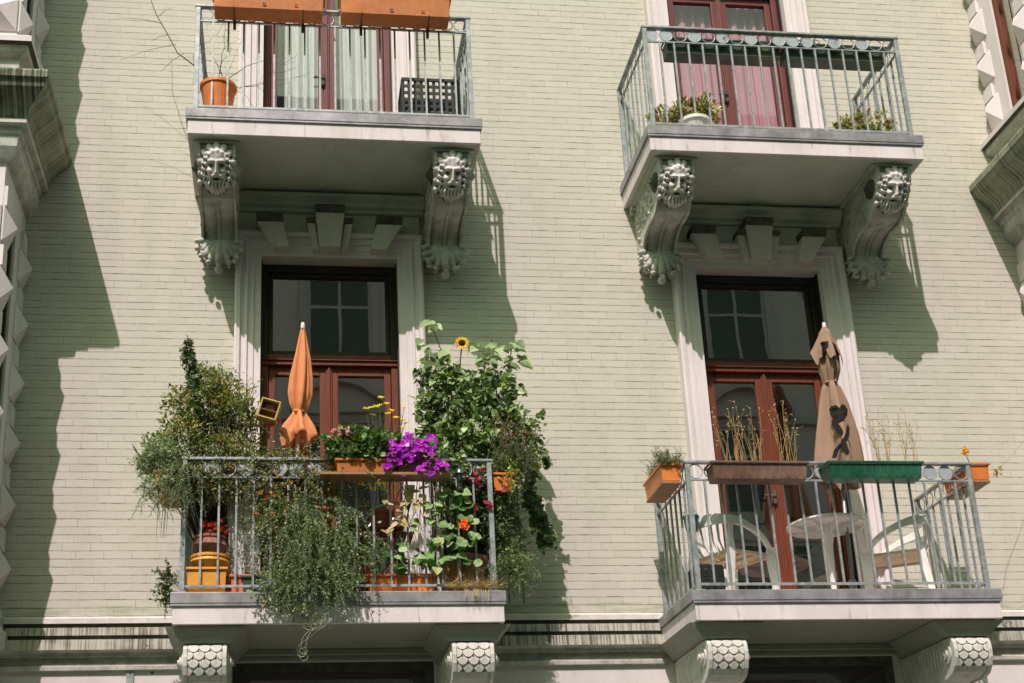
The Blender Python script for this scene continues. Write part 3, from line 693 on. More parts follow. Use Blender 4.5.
# ---------------- the house across the street (seen only in the panes)
OB=thing('opposite_building','grey plastered apartment building with white window surrounds across the street, mirrored in the panes','building',(6,-21,-4.2))
m=MB(); m.box(-16,28,-30,-21,-4.2,19.5); m.build('wall','oppwall',OB)
m=MB(); m.box(-16.2,28.2,-21.0,-20.5,18.9,19.5); m.box(-16.1,28.1,-21.0,-20.75,-.3,.1); m.box(-16.1,28.1,-21,-20.85,14.9,15.15); m.box(-16.1,28.1,-21,-20.85,10.2,10.45); m.build('cornice','opptrim',OB,bevel=.03)
for i in range(11):
    for j in range(5):
        x=1.0+3.57*(i-4); z=-.5+4.1*j
        m=MB(); frame(m,x-1.05,x+1.05,z-.2,z+2.65,.22,-21,-20.88); m.box(x-1.2,x+1.2,-21,-20.7,z+2.65,z+2.9)
        if j in(2,3):
            na=14; A0=[(x-1.25+2.5*q/na,z+2.9+.75*math.sin(math.pi*q/na)**.8) for q in range(na+1)]
            for q in range(na): (xa,za),(xb,zb)=A0[q],A0[q+1]; m.add([(xa,-20.7,za),(xb,-20.7,zb),(xb,-20.7,zb-.16),(xa,-20.7,za-.16),(xa,-21,za),(xb,-21,zb),(xb,-21,zb-.16),(xa,-21,za-.16)],[(0,1,2,3),(0,4,5,1),(3,2,6,7)])
        sr=m.build('window_surround','opptrim',OB)
        m=MB(); m.box(x-.83,x+.83,-20.99,-20.97,z+.02,z+2.43); m.build('window_glass','opp_glass',sr)
        m=MB(); frame(m,x-.83,x+.83,z+.02,z+2.43,.08,-20.97,-20.93); m.box(x-.04,x+.04,-20.97,-20.93,z+.1,z+2.35); m.box(x-.75,x-.04,-20.97,-20.935,z+1.55,z+1.63); m.box(x+.04,x+.75,-20.97,-20.935,z+1.55,z+1.63)
        m.build('window_frame','opptrim',sr)
# curtains
def curtain(x0,x1,z0,z1,y,mat,label,cat,fold=.03,k=9):
    m=MB(); n=90; nz=6
    vs=[];fs=[]
    for i in range(n+1):
        t=i/n; x=x0+(x1-x0)*t; ph=t*k*math.pi*2
        for j in range(nz+1):
            q=j/nz; vs.append((x+.01*math.sin(ph*.5+q*2),y+fold*math.sin(ph+.7*math.sin(t*9)+q*.8)*(1.1-.3*q),z0+(z1-z0)*q))
    for i in range(n):
        for j in range(nz): a=i*(nz+1)+j; fs.append((a,a+nz+1,a+nz+2,a+1))
    m.add(vs,fs); o=m.build('curtain',mat,smooth=True,world=True); return tag(o,label,cat)
XL=OC; XR=BX['R']+OC
curtain(XL-.40,XL-.02,HU+.1,HU+3.05,.26,'curtain','white curtain behind the left door leaf of the upper left balcony','curtain',.035,5)
curtain(XL+.07,XL+.50,HU+.1,HU+3.05,.27,'curtain','white curtain behind the right door leaf of the upper left balcony','curtain',.035,5)
curtain(XR-.52,XR-.0,HU+.05,HU+3.05,.25,'pinkcurtain','pink curtain behind the left door leaf of the upper right balcony','curtain',.022,5)
curtain(XR+.01,XR+.52,HU+.05,HU+3.05,.255,'pinkcurtain','pink curtain behind the right door leaf of the upper right balcony','curtain',.022,5)
# ================================================================== movable things
G1=[(.060,.085,.030),(.085,.115,.038),(.120,.150,.050),(.17,.20,.07),(.22,.235,.09),(.05,.075,.032)]
YG=[(.10,.115,.03),(.16,.17,.045),(.21,.20,.06),(.07,.09,.03),(.27,.24,.08),(.22,.11,.04),(.045,.06,.02)]
PALE=[(.20,.27,.12),(.27,.33,.17),(.13,.19,.075),(.09,.14,.055),(.33,.38,.22),(.055,.085,.035)]
GREY=[(.16,.20,.13),(.22,.26,.18),(.11,.15,.085),(.28,.31,.21),(.08,.105,.06),(.10,.15,.05)]
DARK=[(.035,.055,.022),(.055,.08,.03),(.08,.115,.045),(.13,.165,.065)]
BRT=[(.12,.25,.06),(.17,.32,.09),(.09,.19,.05),(.26,.38,.13),(.06,.12,.035)]
def pick(c): k=random.choice(c); return mul(k,U(.8,1.2))
def cloud(m,blobs,n,L,W,kind,cols,clump=14,cr=.05,up=.25,droop=0.,hollow=.45):
    wts=[b[1]*b[2]*b[3] for b in blobs]; tot=sum(wts); cen=[]
    for b,wt in zip(blobs,wts):
        k=max(1,int(n*wt/tot/clump))
        for _ in range(k):
            d=rdir(); rr=hollow+(1-hollow)*R()**.6; c=Vector(b[0])+Vector((d.x*b[1],d.y*b[2],d.z*b[3]))*rr*U(.85,1.12)
            tone=random.choice(cols); cen.append(c)
            for _ in range(clump):
                e=rdir(); p=c+e*cr*R()**.5
                dd=(d*.6+rdir()*.9+Vector((0,-.15,up-droop))).normalized(); nn=(rdir()*.8+Vector((-.2,-.4,.7)))
                s_=U(.6,1.25); col=mul(tone if R()<.55 else random.choice(cols),U(.75,1.25))
                m.leaf(p,dd,nn,L*s_,W*s_,kind,col)
    return cen
def stems(m,base,cen,n,r0=.006,r1=.0015,bend=.1):
    for c in random.sample(cen,min(n,len(cen))):
        b=Vector(base)+Vector((U(-.03,.03),U(-.03,.03),0)); mid=(b+c)/2+Vector((U(-bend,bend),U(-bend,bend),U(0,bend)))
        m.tube([b,b*.5+mid*.5,mid,mid*.5+c*.5,c],[r0,r0*.8,r0*.6,r0*.4,r1],4,False)
def strand(ml,ms,p,v,length,L,W,kind,cols,grav=.9,step=.022,per=2,rs=.0018,wander=.35,thin=1.):
    p=Vector(p); v=Vector(v).normalized(); path=[p.copy()]; k=int(length/step)
    for i in range(k):
        v=(v+Vector((U(-1,1)*wander*.3,U(-1,1)*wander*.2,-grav*step*4+U(-1,1)*wander*.2))).normalized(); p=p+v*step; path.append(p.copy())
        for _ in range(per):
            d=(v*.5+rdir()).normalized(); s_=U(.6,1.2)*(1-.35*i/k); ml.leaf(p,d,rdir()+Vector((0,-.5,.8)),L*s_,W*s_,kind,pick(cols))
    if ms is not None: ms.tube(path,[rs]*len(path),3,False)
    return path
def planter(name,label,cat,loc,L,Wd,H,mat,rot=0,group=None,tray=None,ribs=0,taper=.86):
    r=thing(name,label,cat,loc,rot,group)
    a,b=L/2,Wd/2; m=MB(); ta=1-(1-taper)*Wd/L
    def ringv(fx,fy,z,ins=0): return [(-a*fx+ins,-b*fy+ins,z),(a*fx-ins,-b*fy+ins,z),(a*fx-ins,b*fy-ins,z),(-a*fx+ins,b*fy-ins,z)]
    vs=ringv(ta,taper,0)+ringv(.985,.97,H-.018)+ringv(.985,.97,H-.018,.006)+ringv(.97,.95,H*.55,.006)
    fs=[(3,2,1,0)]
    for i in range(3):
        for k in range(4): fs.append((i*4+k,i*4+(k+1)%4,(i+1)*4+(k+1)%4,(i+1)*4+k))
    m.add(vs,fs)
    for k in range(ribs):
        x=-a*.9+2*a*.9*k/(ribs-1); m.box(x-.003,x+.003,-b*.955-.002,-b*.93,H*.12,H*.8)
    m.build('box',mat,r,world=False,bevel=.004)
    m=MB(); t=.010; z0,z1=H-.018,H
    m.box(-a-t,a+t,-b-t,-b+.004,z0,z1); m.box(-a-t,a+t,b-.004,b+t,z0,z1); m.box(-a-t,-a+.004,-b+.004,b-.004,z0,z1); m.box(a-.004,a+t,-b+.004,b-.004,z0,z1)
    m.build('rim',mat,r,world=False,bevel=.003)
    m=MB(); nx=10; vs=[];fs=[]
    for i in range(nx+1):
        for j in range(3): vs.append((-a*.97+2*a*.97*i/nx,-b*.93+b*.93*j,H-.035+U(-.008,.008)))
    for i in range(nx):
        for j in range(2): q=i*3+j; fs.append((q,q+3,q+4,q+1))
    m.add(vs,fs); m.build('soil','soil',r,world=False)
    if tray: m=MB(); m.box(-a*.97,a*.97,-b*.95,b*.95,-.022,-.003); m.build('drip_tray',tray,r,world=False,bevel=.004)
    return r
def roundpot(name,label,loc,r1,r0,H,mat,group=None,rimh=.03,bulge=0,rimr=.010):
    r=thing(name,label,'flower pot',loc,0,group); m=MB()
    m.lathe([(0.001,0),(r0,0),(r0+(r1-r0)*.5+bulge,H*.5),(r1,H-rimh),(r1+rimr,H-rimh),(r1+rimr,H),(r1-.006,H),(r1-.012,H*.7),(.001,H*.7)],(0,0,0),28)
    m.build('pot',mat,r,smooth=False,world=False,bevel=.002); m=MB(); m.lathe([(r1-.012,H-.03),(r1*.5,H-.022),(.001,H-.02)],(0,0,0),16); m.build('soil','soil',r,world=False)
    return r
YR=-D+.0646  # railing plane

# ---------------- upper left balcony
a=at(212,18,-.96); b=at(325,20,-.96); c_=at(338,20,-.96); d_=at(450,26,-.96)
for p,q,lab in((a,b,'long faded orange planter, left one of the two on the upper left railing'),(c_,d_,'long faded orange planter, right one of the two on the upper left railing')):
    r=planter('long_planter',lab,'planter',((p.x+q.x)/2,-1.03,HU+.865),q.x-p.x-.02,.19,.20,'orange_old',group='orange planters on the upper left railing')
    m=MB()
    for x in(-.28,.28):
        m.box(x-.004,x+.004,.075,.125,.05,.215); m.box(x-.004,x+.004,-.10,.10,-.008,-.001); m.box(x-.012,x+.012,.085,.105,-.08,.02)
    m.build('hanger','blackish',r,world=False,bevel=.002)
    m=MB(); m.box(-.05,-.02,-.098,-.092,.04,.047); m.box(.21,.24,-.096,-.092,.04,.047); m.build('drain_slot','blackish',r,world=False)
p=at(218,103,-.78)
pot=roundpot('flower_pot','round terracotta coloured pot with a bare vine on the upper left balcony',(p.x,-.775,HU),.142,.10,.33,'orange')
m=MB(); c0=Vector((p.x+.0,-.775,HU+.26))
def wander(m,p,v,n,step,r0,w=.35,br=0):
    p=Vector(p); v=Vector(v).normalized(); pts=[p.copy()]
    for i in range(n):
        v=(v+Vector((U(-w,w),U(-w,w)*.6,U(-w,w)))).normalized(); p=p+v*step; pts.append(p.copy())
        if br and R()<.22: wander(m,p,v+rdir()*1.1,int((n-i)*.6)+2,step*.8,r0*.6,w,0)
    m.tube(pts,[max(.0012,r0*(1-.75*i/n)) for i in range(n+1)],4)
for v in((.1,0,1),(-.1,.1,1),(.25,-.1,.9)): wander(m,c0,v,15,.055,.0042,.28,1)
wander(m,c0,(.9,-.1,.35),13,.055,.0032,.32,1); wander(m,c0,(.8,-.3,.1),16,.05,.0028,.38,1)
m.build('bare_vine','darktwig',pot)
m=MB(); P0=at(150,-2,-.45); P1=at(195,66,-.80); P2=at(168,35,-.6)
m.tube([P1,P1.lerp(P2,.5)+Vector((-.03,0,-.03)),P2,P2.lerp(P0,.5)+Vector((-.02,0,.01)),P0,P0+Vector((-.0,.05,.3))],[.006,.005,.0045,.004,.003,.002],5)
for t,e in((P1.lerp(P2,.4),at(160,72,-.5)),(P1.lerp(P2,.7),at(120,60,-.45)),(P2,at(150,42,-.5)),(P2.lerp(P0,.5),at(172,8,-.5)),(P2.lerp(P0,.3),at(120,18,-.4))):
    m.tube([t,t.lerp(e,.5)+Vector((0,0,.02)),e],[.0026,.002,.001],4)
wander(m,P1,(.2,-.3,1),12,.04,.002,.5,0)
tag(m.build('bare_branch','darktwig'),'bare thin branch reaching out left from the upper left railing against the wall','branch')
# crate
p0=at(401,108,-.72); x0,x1=p0.x-.01,p0.x+.50
cr=thing('plastic_crate','black lattice plastic crate in the right corner of the upper left balcony','crate',((x0+x1)/2,-.66,HU))
m=MB(); hx=.235
def lattice(m,fn,L,H):
    n=int(L/.05)
    for i in range(n+1): x=-L/2+L*i/n; m.prism([(x-.013,0),(x+.013,0),(x+.013,H),(x-.013,H)],fn,-.004,.004)
    for z in[H*k/7 for k in range(8)]: m.prism([(-L/2,max(0,z-.013)),(L/2,max(0,z-.013)),(L/2,z+.013),(-L/2,z+.013)],fn,-.0045,.0045)
H_=.45
for y in(-.16,.16): lattice(m,lambda p,t,y=y:(p[0],y+t,p[1]),2*hx,H_)
for x in(-hx,hx): lattice(m,lambda p,t,x=x:(x+t,p[0],p[1]),.32,H_)
for k in range(9): m.box(-hx+.002,hx-.002,-.15+.0375*k-.006,-.15+.0375*k+.006,.002,.010)
m.build('lattice_box','black_plastic',cr,world=False)
m=MB(); m.box(-hx-.012,hx+.012,-.175,-.165,H_-.02,H_+.012); m.box(-hx-.012,hx+.012,.165,.175,H_-.02,H_+.012); m.box(-hx-.012,-hx-.004,-.165,.165,H_-.02,H_+.012); m.box(hx+.004,hx+.012,-.165,.165,H_-.02,H_+.012); m.build('rim','black_plastic',cr,world=False,bevel=.003)

# ---------------- upper right balcony
XRr=BX['R']
for (u0,u1,v,lab) in((664,777,52,'dark green planter hung inside the upper right railing in front of the door'),(782,884,66,'dark green planter hung inside the upper right railing, the right one')):
    p=at(u0,v,-.80); q=at(u1,v,-.80)
    r=planter('railing_planter',lab,'planter',((p.x+q.x)/2,-.80,HU+.80),q.x-p.x,.16,.15,'darkgreenplastic',group='dark green planters inside the upper right railing')
    m=MB(); f=MB()
    for _ in range(26): x=U(-.45,.45)*(q.x-p.x); b_=Vector((x,U(-.05,.05),.13)); strand(f,m,b_,(U(-.3,.3),-.5,.4),U(.05,.16),.022,.009,'oval',[(.14,.10,.05),(.10,.09,.04),(.05,.06,.03)],1.5)
    m.build('stem','darktwig',r,world=False); f.build('foliage','leaf',r,world=False,tint=True)
p=at(694,122,-.79); pot=roundpot('flower_pot','white round pot with a yellow green leafy plant behind the upper right railing',(p.x,-.785,HU),.135,.10,.155,'white_plastic')
VAR=[(.30,.36,.12),(.34,.40,.14),(.52,.48,.2),(.65,.57,.3),(.28,.12,.06),(.08,.10,.035)]
m=MB(); c=cloud(m,[((p.x+.0,-.78,HU+.24),.22,.12,.11),((p.x+.12,-.78,HU+.32),.10,.08,.09),((p.x-.24,-.78,HU+.17),.14,.08,.12)],1500,.050,.026,'oval',VAR,8,.035,.5); 
m.build('foliage','leaf',pot,tint=True); m=MB(); stems(m,(p.x,-.785,HU+.1),c,30); m.build('stem','stem',pot)
p=at(866,128,-.79); pot=roundpot('low_pot','low pot with a yellowish bushy plant at the upper right balcony right corner',(p.x,-.785,HU),.10,.08,.09,'black_plastic')
m=MB(); c=cloud(m,[((p.x,-.79,HU+.19),.25,.11,.11)],1000,.045,.022,'oval',VAR,8,.03,.6); m.build('foliage','leaf',pot,tint=True); m=MB(); stems(m,(p.x,-.785,HU+.06),c,26); m.build('stem','stem',pot)

# ---------------- parasols
def parasol(name,label,loc,tilt,zt,prof,mat,folds,polemat,band,holes=None,vent=None):
    r=thing(name,label,'parasol',loc); T=Matrix.Rotation(tilt,3,'Y')
    m=MB(); L=zt; m.tube([T@Vector((0,0,.03)),T@Vector((0,0,L))],.016,10); m.build('pole',polemat,r,world=False,smooth=True)
    m=MB(); m.lathe([(.001,.0),(.21,0),(.225,.02),(.21,.05),(.05,.065),(.035,.07),(.03,.20),(.001,.20)],(0,0,0),28); m.build('base',polemat if band!='x' else 'greypole',r,world=False,bevel=.003)
    def mod(a,t):
        k=folds; d=.17+.26*t; v=1+d*math.sin(k*a+2.2*math.sin(3*t)+.6*t)+.10*math.sin((k*2+1)*a+5*t)+.05*math.sin(3*a+9*t)+.035*math.sin(13*a+4*t)+.02*math.sin(21*a-6*t)
        return v
    m=MB(); pr=[]
    for i in range(len(prof)-1):
        (r0,z0),(r1,z1)=prof[i],prof[i+1]
        for k in range(5): f=k/5; pr.append((r0+(r1-r0)*f,z0+(z1-z0)*f))
    pr.append(prof[-1]); m.lathe(pr,(0,0,0),72,mod,T)
    # uneven hem
    n=72; b0=len(pr)-1
    for k in range(n):
        for row,w_ in((b0,1.),(b0-1,.8),(b0-2,.5)):
            i=row*n+k; v=m.v[i]; m.v[i]=(v[0],v[1],v[2]+w_*(.045*math.sin(k*2*math.pi/n*4+1)+.022*math.sin(k*.9)))
    o=m.build('canopy',mat,r,smooth=True,world=False)
    m=MB(); rb,zb=band_; m.lathe([(rb*.9,zb-.014),(rb*1.16,zb-.008),(rb*1.16,zb+.008),(rb*.9,zb+.014)],(0,0,0),40,lambda a,t:1+.10*math.sin(folds*a),T); m.build('tie_band',mat,r,smooth=True,world=False)
    m=MB(); top=T@Vector((0,0,zt)); m.lathe([(.001,.045),(.011,.042),(.016,.025),(.018,.0),(.014,-.02)],top,16); m.build('finial','whitepole',r,smooth=True,world=False)
    return r,T
a=at(303,324,-.5); b=at(297,455,-.5); til=math.atan2(a.x-b.x,a.z-b.z)
bx=b.x-(b.z)*math.tan(til); band_=(.044,1.565)
zt=a.z/math.cos(til)-.03
parasol('closed_parasol','closed orange parasol tied near its hem on the lower left balcony',(bx,-.5,0),til,zt,[(.012,zt),(.032,2.18),(.056,2.02),(.072,1.86),(.076,1.72),(.060,1.62),(.040,1.565),(.055,1.53),(.088,1.45),(.115,1.37),(.10,1.325)],'orange_cloth',5,'whitepole','w')
a=at(824,324,-.45); b=at(847,530,-.45); til=math.atan2(a.x-b.x,a.z-b.z); bx=b.x-b.z*math.tan(til); band_=(.048,1.90); zt=a.z/math.cos(til)-.03
rp,T=parasol('closed_parasol','closed faded brown parasol with a torn vent and painted dark gaps on the lower right balcony',(bx,-.45,0),til,zt,[(.012,zt),(.05,2.36),(.065,2.25),(.074,2.14),(.070,2.02),(.052,1.94),(.042,1.90),(.060,1.86),(.090,1.72),(.125,1.45),(.148,1.22),(.155,1.0)],'brown_cloth',4,'greypole','x')
m=MB() # ragged vent flap over the top
def modv(a,t): return 1+.16*math.sin(4*a+2)+.12*t*math.sin(7*a)
m.lathe([(.02,zt-.005),(.05,zt-.08),(.078,zt-.15),(.100,zt-.235),(.112,zt-.30)],(0,0,0),64,modv,T)
n=64
for k in range(n):
    for row,w_ in((4,1.),(3,.5)): i=row*n+k; v=m.v[i]; m.v[i]=(v[0],v[1],v[2]+w_*(.05*math.sin(5*k*6.283/n)+.03*math.sin(11*k*6.283/n)))
m.build('vent_flap','brown_cloth',rp,smooth=True,world=False)
m=MB() # dark patches laid on the canopy for the shade in fold gaps
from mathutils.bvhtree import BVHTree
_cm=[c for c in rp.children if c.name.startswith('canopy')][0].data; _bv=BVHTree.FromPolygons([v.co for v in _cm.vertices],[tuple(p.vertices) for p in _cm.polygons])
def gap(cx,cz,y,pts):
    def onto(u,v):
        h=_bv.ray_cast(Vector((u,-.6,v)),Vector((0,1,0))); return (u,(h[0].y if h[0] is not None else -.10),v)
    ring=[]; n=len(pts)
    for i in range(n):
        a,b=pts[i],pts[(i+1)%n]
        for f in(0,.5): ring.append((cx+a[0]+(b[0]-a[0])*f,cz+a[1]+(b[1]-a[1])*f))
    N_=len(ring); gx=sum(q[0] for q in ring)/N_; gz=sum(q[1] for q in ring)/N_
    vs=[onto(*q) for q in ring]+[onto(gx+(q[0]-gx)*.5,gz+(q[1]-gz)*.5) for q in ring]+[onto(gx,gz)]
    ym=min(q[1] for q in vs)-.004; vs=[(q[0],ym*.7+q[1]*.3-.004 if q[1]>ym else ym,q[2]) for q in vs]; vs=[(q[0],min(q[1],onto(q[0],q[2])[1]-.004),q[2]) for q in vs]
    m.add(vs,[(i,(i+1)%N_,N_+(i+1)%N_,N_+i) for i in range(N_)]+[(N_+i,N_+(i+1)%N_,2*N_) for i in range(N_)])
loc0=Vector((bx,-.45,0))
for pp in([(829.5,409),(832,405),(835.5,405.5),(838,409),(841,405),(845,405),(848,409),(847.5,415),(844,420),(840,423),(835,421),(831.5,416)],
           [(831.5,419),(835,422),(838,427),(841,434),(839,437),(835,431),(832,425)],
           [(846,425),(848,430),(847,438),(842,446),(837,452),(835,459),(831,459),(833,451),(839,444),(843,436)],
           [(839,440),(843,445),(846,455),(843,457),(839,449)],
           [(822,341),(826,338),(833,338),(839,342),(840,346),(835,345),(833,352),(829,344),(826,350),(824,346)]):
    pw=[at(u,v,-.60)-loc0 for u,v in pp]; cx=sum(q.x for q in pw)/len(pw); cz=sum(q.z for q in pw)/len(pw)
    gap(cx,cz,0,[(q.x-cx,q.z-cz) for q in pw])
m.build('dark_fold_patch','dark_cloth',rp,world=False)

# ---------------- white furniture on the lower right balcony
def chair(label,loc,rot):
    r=thing('plastic_armchair',label,'chair',loc,rot,'white plastic armchairs')
    B_=lambda m,n,mt='white_plastic',**k:m.build(n,mt,r,world=False,**k)
    # faces +y; seat of slats
    m=MB()
    for k in range(9):
        x=-.19+.0475*k; m.box(x-.017,x+.017,-.20,.22,.405,.418)
    m.box(-.215,.215,.215,.245,.385,.420); m.box(-.215,.215,-.225,-.195,.39,.420); m.box(-.232,-.208,-.21,.23,.39,.420); m.box(.208,.232,-.21,.23,.39,.420)
    for k in range(2): m.box(-.2,.2,-.07+.14*k,-.055+.14*k,.385,.404)
    B_(m,'seat','cream_plastic',bevel=.004)
    # arm + back loop: wide flat band
    KP=[(-.245,.235,.40),(-.268,.17,.49),(-.282,.07,.565),(-.285,-.06,.625),(-.262,-.18,.66),(-.19,-.275,.675),(-.09,-.315,.68),(0,-.325,.68)]
    KP=KP+[(-x,y,z) for x,y,z in KP[-2::-1]]
    def loop(t):
        f=t*(len(KP)-1); i=min(int(f),len(KP)-2); u=f-i; P_=[Vector(KP[max(0,min(len(KP)-1,k))]) for k in(i-1,i,i+1,i+2)]
        return .5*((2*P_[1])+(-P_[0]+P_[2])*u+(2*P_[0]-5*P_[1]+4*P_[2]-P_[3])*u*u+(-P_[0]+3*P_[1]-3*P_[2]+P_[3])*u**3)
    m=MB(); n=44; P=[loop(i/n) for i in range(n+1)]; vs=[];fs=[]
    for i,p in enumerate(P):
        t=i/n; back=max(0,math.sin(math.pi*t))**3; out=Vector((p.x,p.y+.02,0)).normalized()
        wz=.024+.028*back; wx=.020*(1-back)+.008*back
        vs+=[p-out*wx+Vector((0,0,-wz)),p+out*wx+Vector((0,0,-wz)),p+out*wx+Vector((0,0,wz)),p-out*wx+Vector((0,0,wz))]
    for i in range(n):
        for k in range(4): fs.append((i*4+k,i*4+(k+1)%4,(i+1)*4+(k+1)%4,(i+1)*4+k))
    fs+=[(0,1,2,3),(n*4+3,n*4+2,n*4+1,n*4)]; m.add(vs,fs); B_(m,'armrest',smooth=False,bevel=.005)
    m=MB() # back slats from loop to seat
    for k in range(7):
        x=-.165+.055*k; yb_=-.02-.30*math.sqrt(max(0,1-(x/.285)**2))**.8
        if k in(2,4): continue
        m.tube([(x*.9,-.205,.40),(x*.97,yb_*.55-.11,.50),(x,yb_+.004,.645)],[.014,.011,.013],6)
    B_(m,'backrest',smooth=True)
    for sx in(-1,1):
        for fy in(1,-1):
            m=MB()
            top=Vector((sx*.262,.215,.46)) if fy>0 else Vector((sx*.250,-.20,.62)); mid=Vector((sx*.243,.228,.40)) if fy>0 else Vector((sx*.235,-.215,.41)); bot=Vector((sx*.250,.245,0)) if fy>0 else Vector((sx*.24,-.265,0))
            pts=[top,(top+mid)/2+Vector((sx*-.004,0,0)),mid,(mid+bot)/2,bot]; vs=[];fs=[]
            for i,p in enumerate(pts):
                w_=([.030,.040,.046,.036,.028] if fy>0 else [.016,.020,.034,.030,.024])[i]; d_=[.016,.016,.026,.020,.015][i]
                vs+=[p+Vector((-d_*sx,-w_,0)),p+Vector((d_*sx,-w_,0)),p+Vector((d_*sx,w_,0)),p+Vector((-d_*sx,w_,0))]
            for i in range(4):
                for k in range(4): fs.append((i*4+k,i*4+(k+1)%4,(i+1)*4+(k+1)%4,(i+1)*4+k))
            fs+=[(0,1,2,3),(19,18,17,16)]; m.add(vs,fs); B_(m,'leg',bevel=.004)
    return r
c1=chair('white plastic armchair left of the round table, its back to the left railing',(3.10,-.45,0),math.radians(-66)); c1.scale=(.93,.93,.93)
c2=dup(c1,(4.48,-.43,0),'white plastic armchair right of the round table, beside the right railing',math.radians(62))
p=at(826,526,-.46); tb=thing('round_table','white round plastic table between the two armchairs','table',(p.x,-.46,0))
m=MB(); m.lathe([(.001,.665),(.295,.665),(.310,.658),(.312,.645),(.300,.630),(.292,.630),(.290,.645),(.001,.645)],(0,0,0),40); m.build('tabletop','white_plastic',tb,world=False)
m=MB()
for k in range(8):
    a_=k*math.pi/4; m.prism([(.03,.56),(.28,.638),(.28,.6445),(.03,.6445)],lambda q,t,a_=a_:(q[0]*math.cos(a_)-t*math.sin(a_),q[0]*math.sin(a_)+t*math.cos(a_),q[1]),-.004,.004)
m.build('rib','white_plastic',tb,world=False)
m=MB(); m.lathe([(.020,.05),(.026,.3),(.032,.48),(.06,.61),(.085,.6445)],(0,0,0),20,lambda a,t:1+.10*math.cos(6*a)); m.build('pedestal','white_plastic',tb,world=False,smooth=True)
m=MB(); m.lathe([(.001,.075),(.04,.07),(.12,.045),(.235,.03),(.245,.012),(.245,0)],(0,0,0),36,lambda a,t:1+.05*t*math.cos(4*a)); m.build('foot','white_plastic',tb,world=False,smooth=True)

# planters hung on the lower right railing
def pl(u0,u1,v0,v1,y,dep,mat,lab,ribs):
    p=at(u0,v1,y-dep/2); q=at(u1,v1,y-dep/2); t=at((u0+u1)/2,v0,y-dep/2); b=(p+q)/2
    return planter('long_planter',lab,'planter',(b.x,y,b.z),q.x-p.x-.02,dep,t.z-b.z,mat,group='long planters on the lower right railing',ribs=ribs,taper=.8)
pb=pl(712,811,461,478,-1.005,.17,'brownplastic','long brown planter full of dry stems on the lower right railing',12)
pg=pl(829,926,461,477,-1.005,.17,'greenplastic','long green planter with a few dry stems on the lower right railing',12)
def drystems(r,specs,n,hmin,hmax,spread,seedheads=True,loc=None):
    m=MB(); f=MB(); o=Vector(r.location)
    for _ in range(n):
        x0,x1=random.choice(specs); x=U(x0,x1); b=Vector((x-o.x,U(-.04,.04),.11)); h=U(hmin,hmax); v=Vector((U(-spread,spread),U(-.1,.2),1)).normalized(); pts=[b.copy()]; q=b.copy()
        for i in range(9):
            v=(v+Vector((U(-.13,.13),U(-.08,.08),.03))).normalized(); q=q+v*h/9; pts.append(q.copy())
            if i>2 and R()<.6:
                e=q+(v+rdir()*.8).normalized()*U(.02,.055); m.tube([q,e],[.0018,.001],3,False)
                f.cc=random.choice([(.45,.33,.17),(.36,.25,.12),(.58,.48,.30)]); f.ball(e,.0045,.0045,.005,n=5,m=3)
                if R()<.4: f.leaf(e,rdir(),rdir(),.03,.008,'oval',(.5,.38,.18))
        m.tube(pts,[.0026-.0018*i/9 for i in range(10)],4,False); f.cc=(.68,.55,.30); f.ball(q,.0055,.0055,.007,n=6,m=4)
    m.build('dry_stem','straw',r,world=False); f.build('seed_head','petal',r,world=False,tint=True)
X_=lambda u,v=460,y=-1.0: at(u,v,y).x
drystems(pb,[(X_(722),X_(736)),(X_(735),X_(762)),(X_(778),X_(800))],34,.30,.58,.14)
m=MB(); o=Vector(pb.location)
for _ in range(12): x=U(X_(735),X_(768))-o.x; m.tube([(x,0,.11),(x+U(-.02,.02),U(-.02,.02),.25),(x+U(-.03,.03),U(-.03,.03),U(.32,.42))],[.005,.0045,.003],5)
m.build('thick_dry_stem','tan',pb,world=False)
drystems(pg,[(X_(876),X_(893)),(X_(900),X_(918))],24,.28,.50,.18)
# little orange planters on the side rails
XRl=BX['R']-SLAB['R']+.0729; XRR=BX['R']+SLAB['R']-.0729
po=planter('small_planter','orange planter of grassy herbs on the left side rail of the lower right balcony','planter',(XRl-.115,-.62,.885),.50,.16,.14,'orange2',math.pi/2,tray='tan')
m=MB(); s_=MB()
for _ in range(190): b=Vector((XRl-.115+U(-.07,.08),-.66+U(-.23,.2),1.0)); strand(m,None,b,(U(-.7,.7),U(-.5,.3),1),U(.05,.19),.045,.008,'needle',GREY+[(.4,.35,.2)],.8,.02,3)
for _ in range(16): b=Vector((XRl-.06+U(-.04,.06),-.86+U(0,.1),1.02)); m.leaf(b,Vector((U(-.3,.5),-.3,U(-.2,1))),rdir(),.06,.014,'oval',random.choice([(.55,.30,.08),(.5,.38,.15)]))
m.build('foliage','leaf',po,tint=True)
po=planter('small_planter','orange planter with a yellow bloom on the right rail of the lower right balcony','planter',(XRR+.115,-.66,.90),.46,.155,.14,'orange',math.pi/2,tray='tan')
p=at(965,451,-.86); m=MB(); m.tube([(XRR+.10,-.80,1.02),(p.x+.02,-.84,p.z-.05),p],[.004,.003,.003],5); m.build('stem','stem',po); m=MB()
for k in range(44): m.leaf(p+rdir()*.022,rdir()+Vector((0,-.3,.4)),rdir(),.030,.02,'oval',random.choice([(.85,.48,.10),(.78,.36,.06),(.62,.40,.16)]))
p2=at(997,472,-.8)
for k in range(30): m.leaf(p2+rdir()*.03,rdir(),rdir(),.028,.018,'oval',random.choice([(.62,.35,.07),(.35,.2,.06),(.2,.22,.07)]))
for k in range(14): m.leaf(at(951,474,-.86)+rdir()*.03,rdir(),rdir(),.028,.018,'oval',random.choice([(.62,.35,.07),(.5,.3,.1)]))
m.build('flower','petal',po,tint=True)
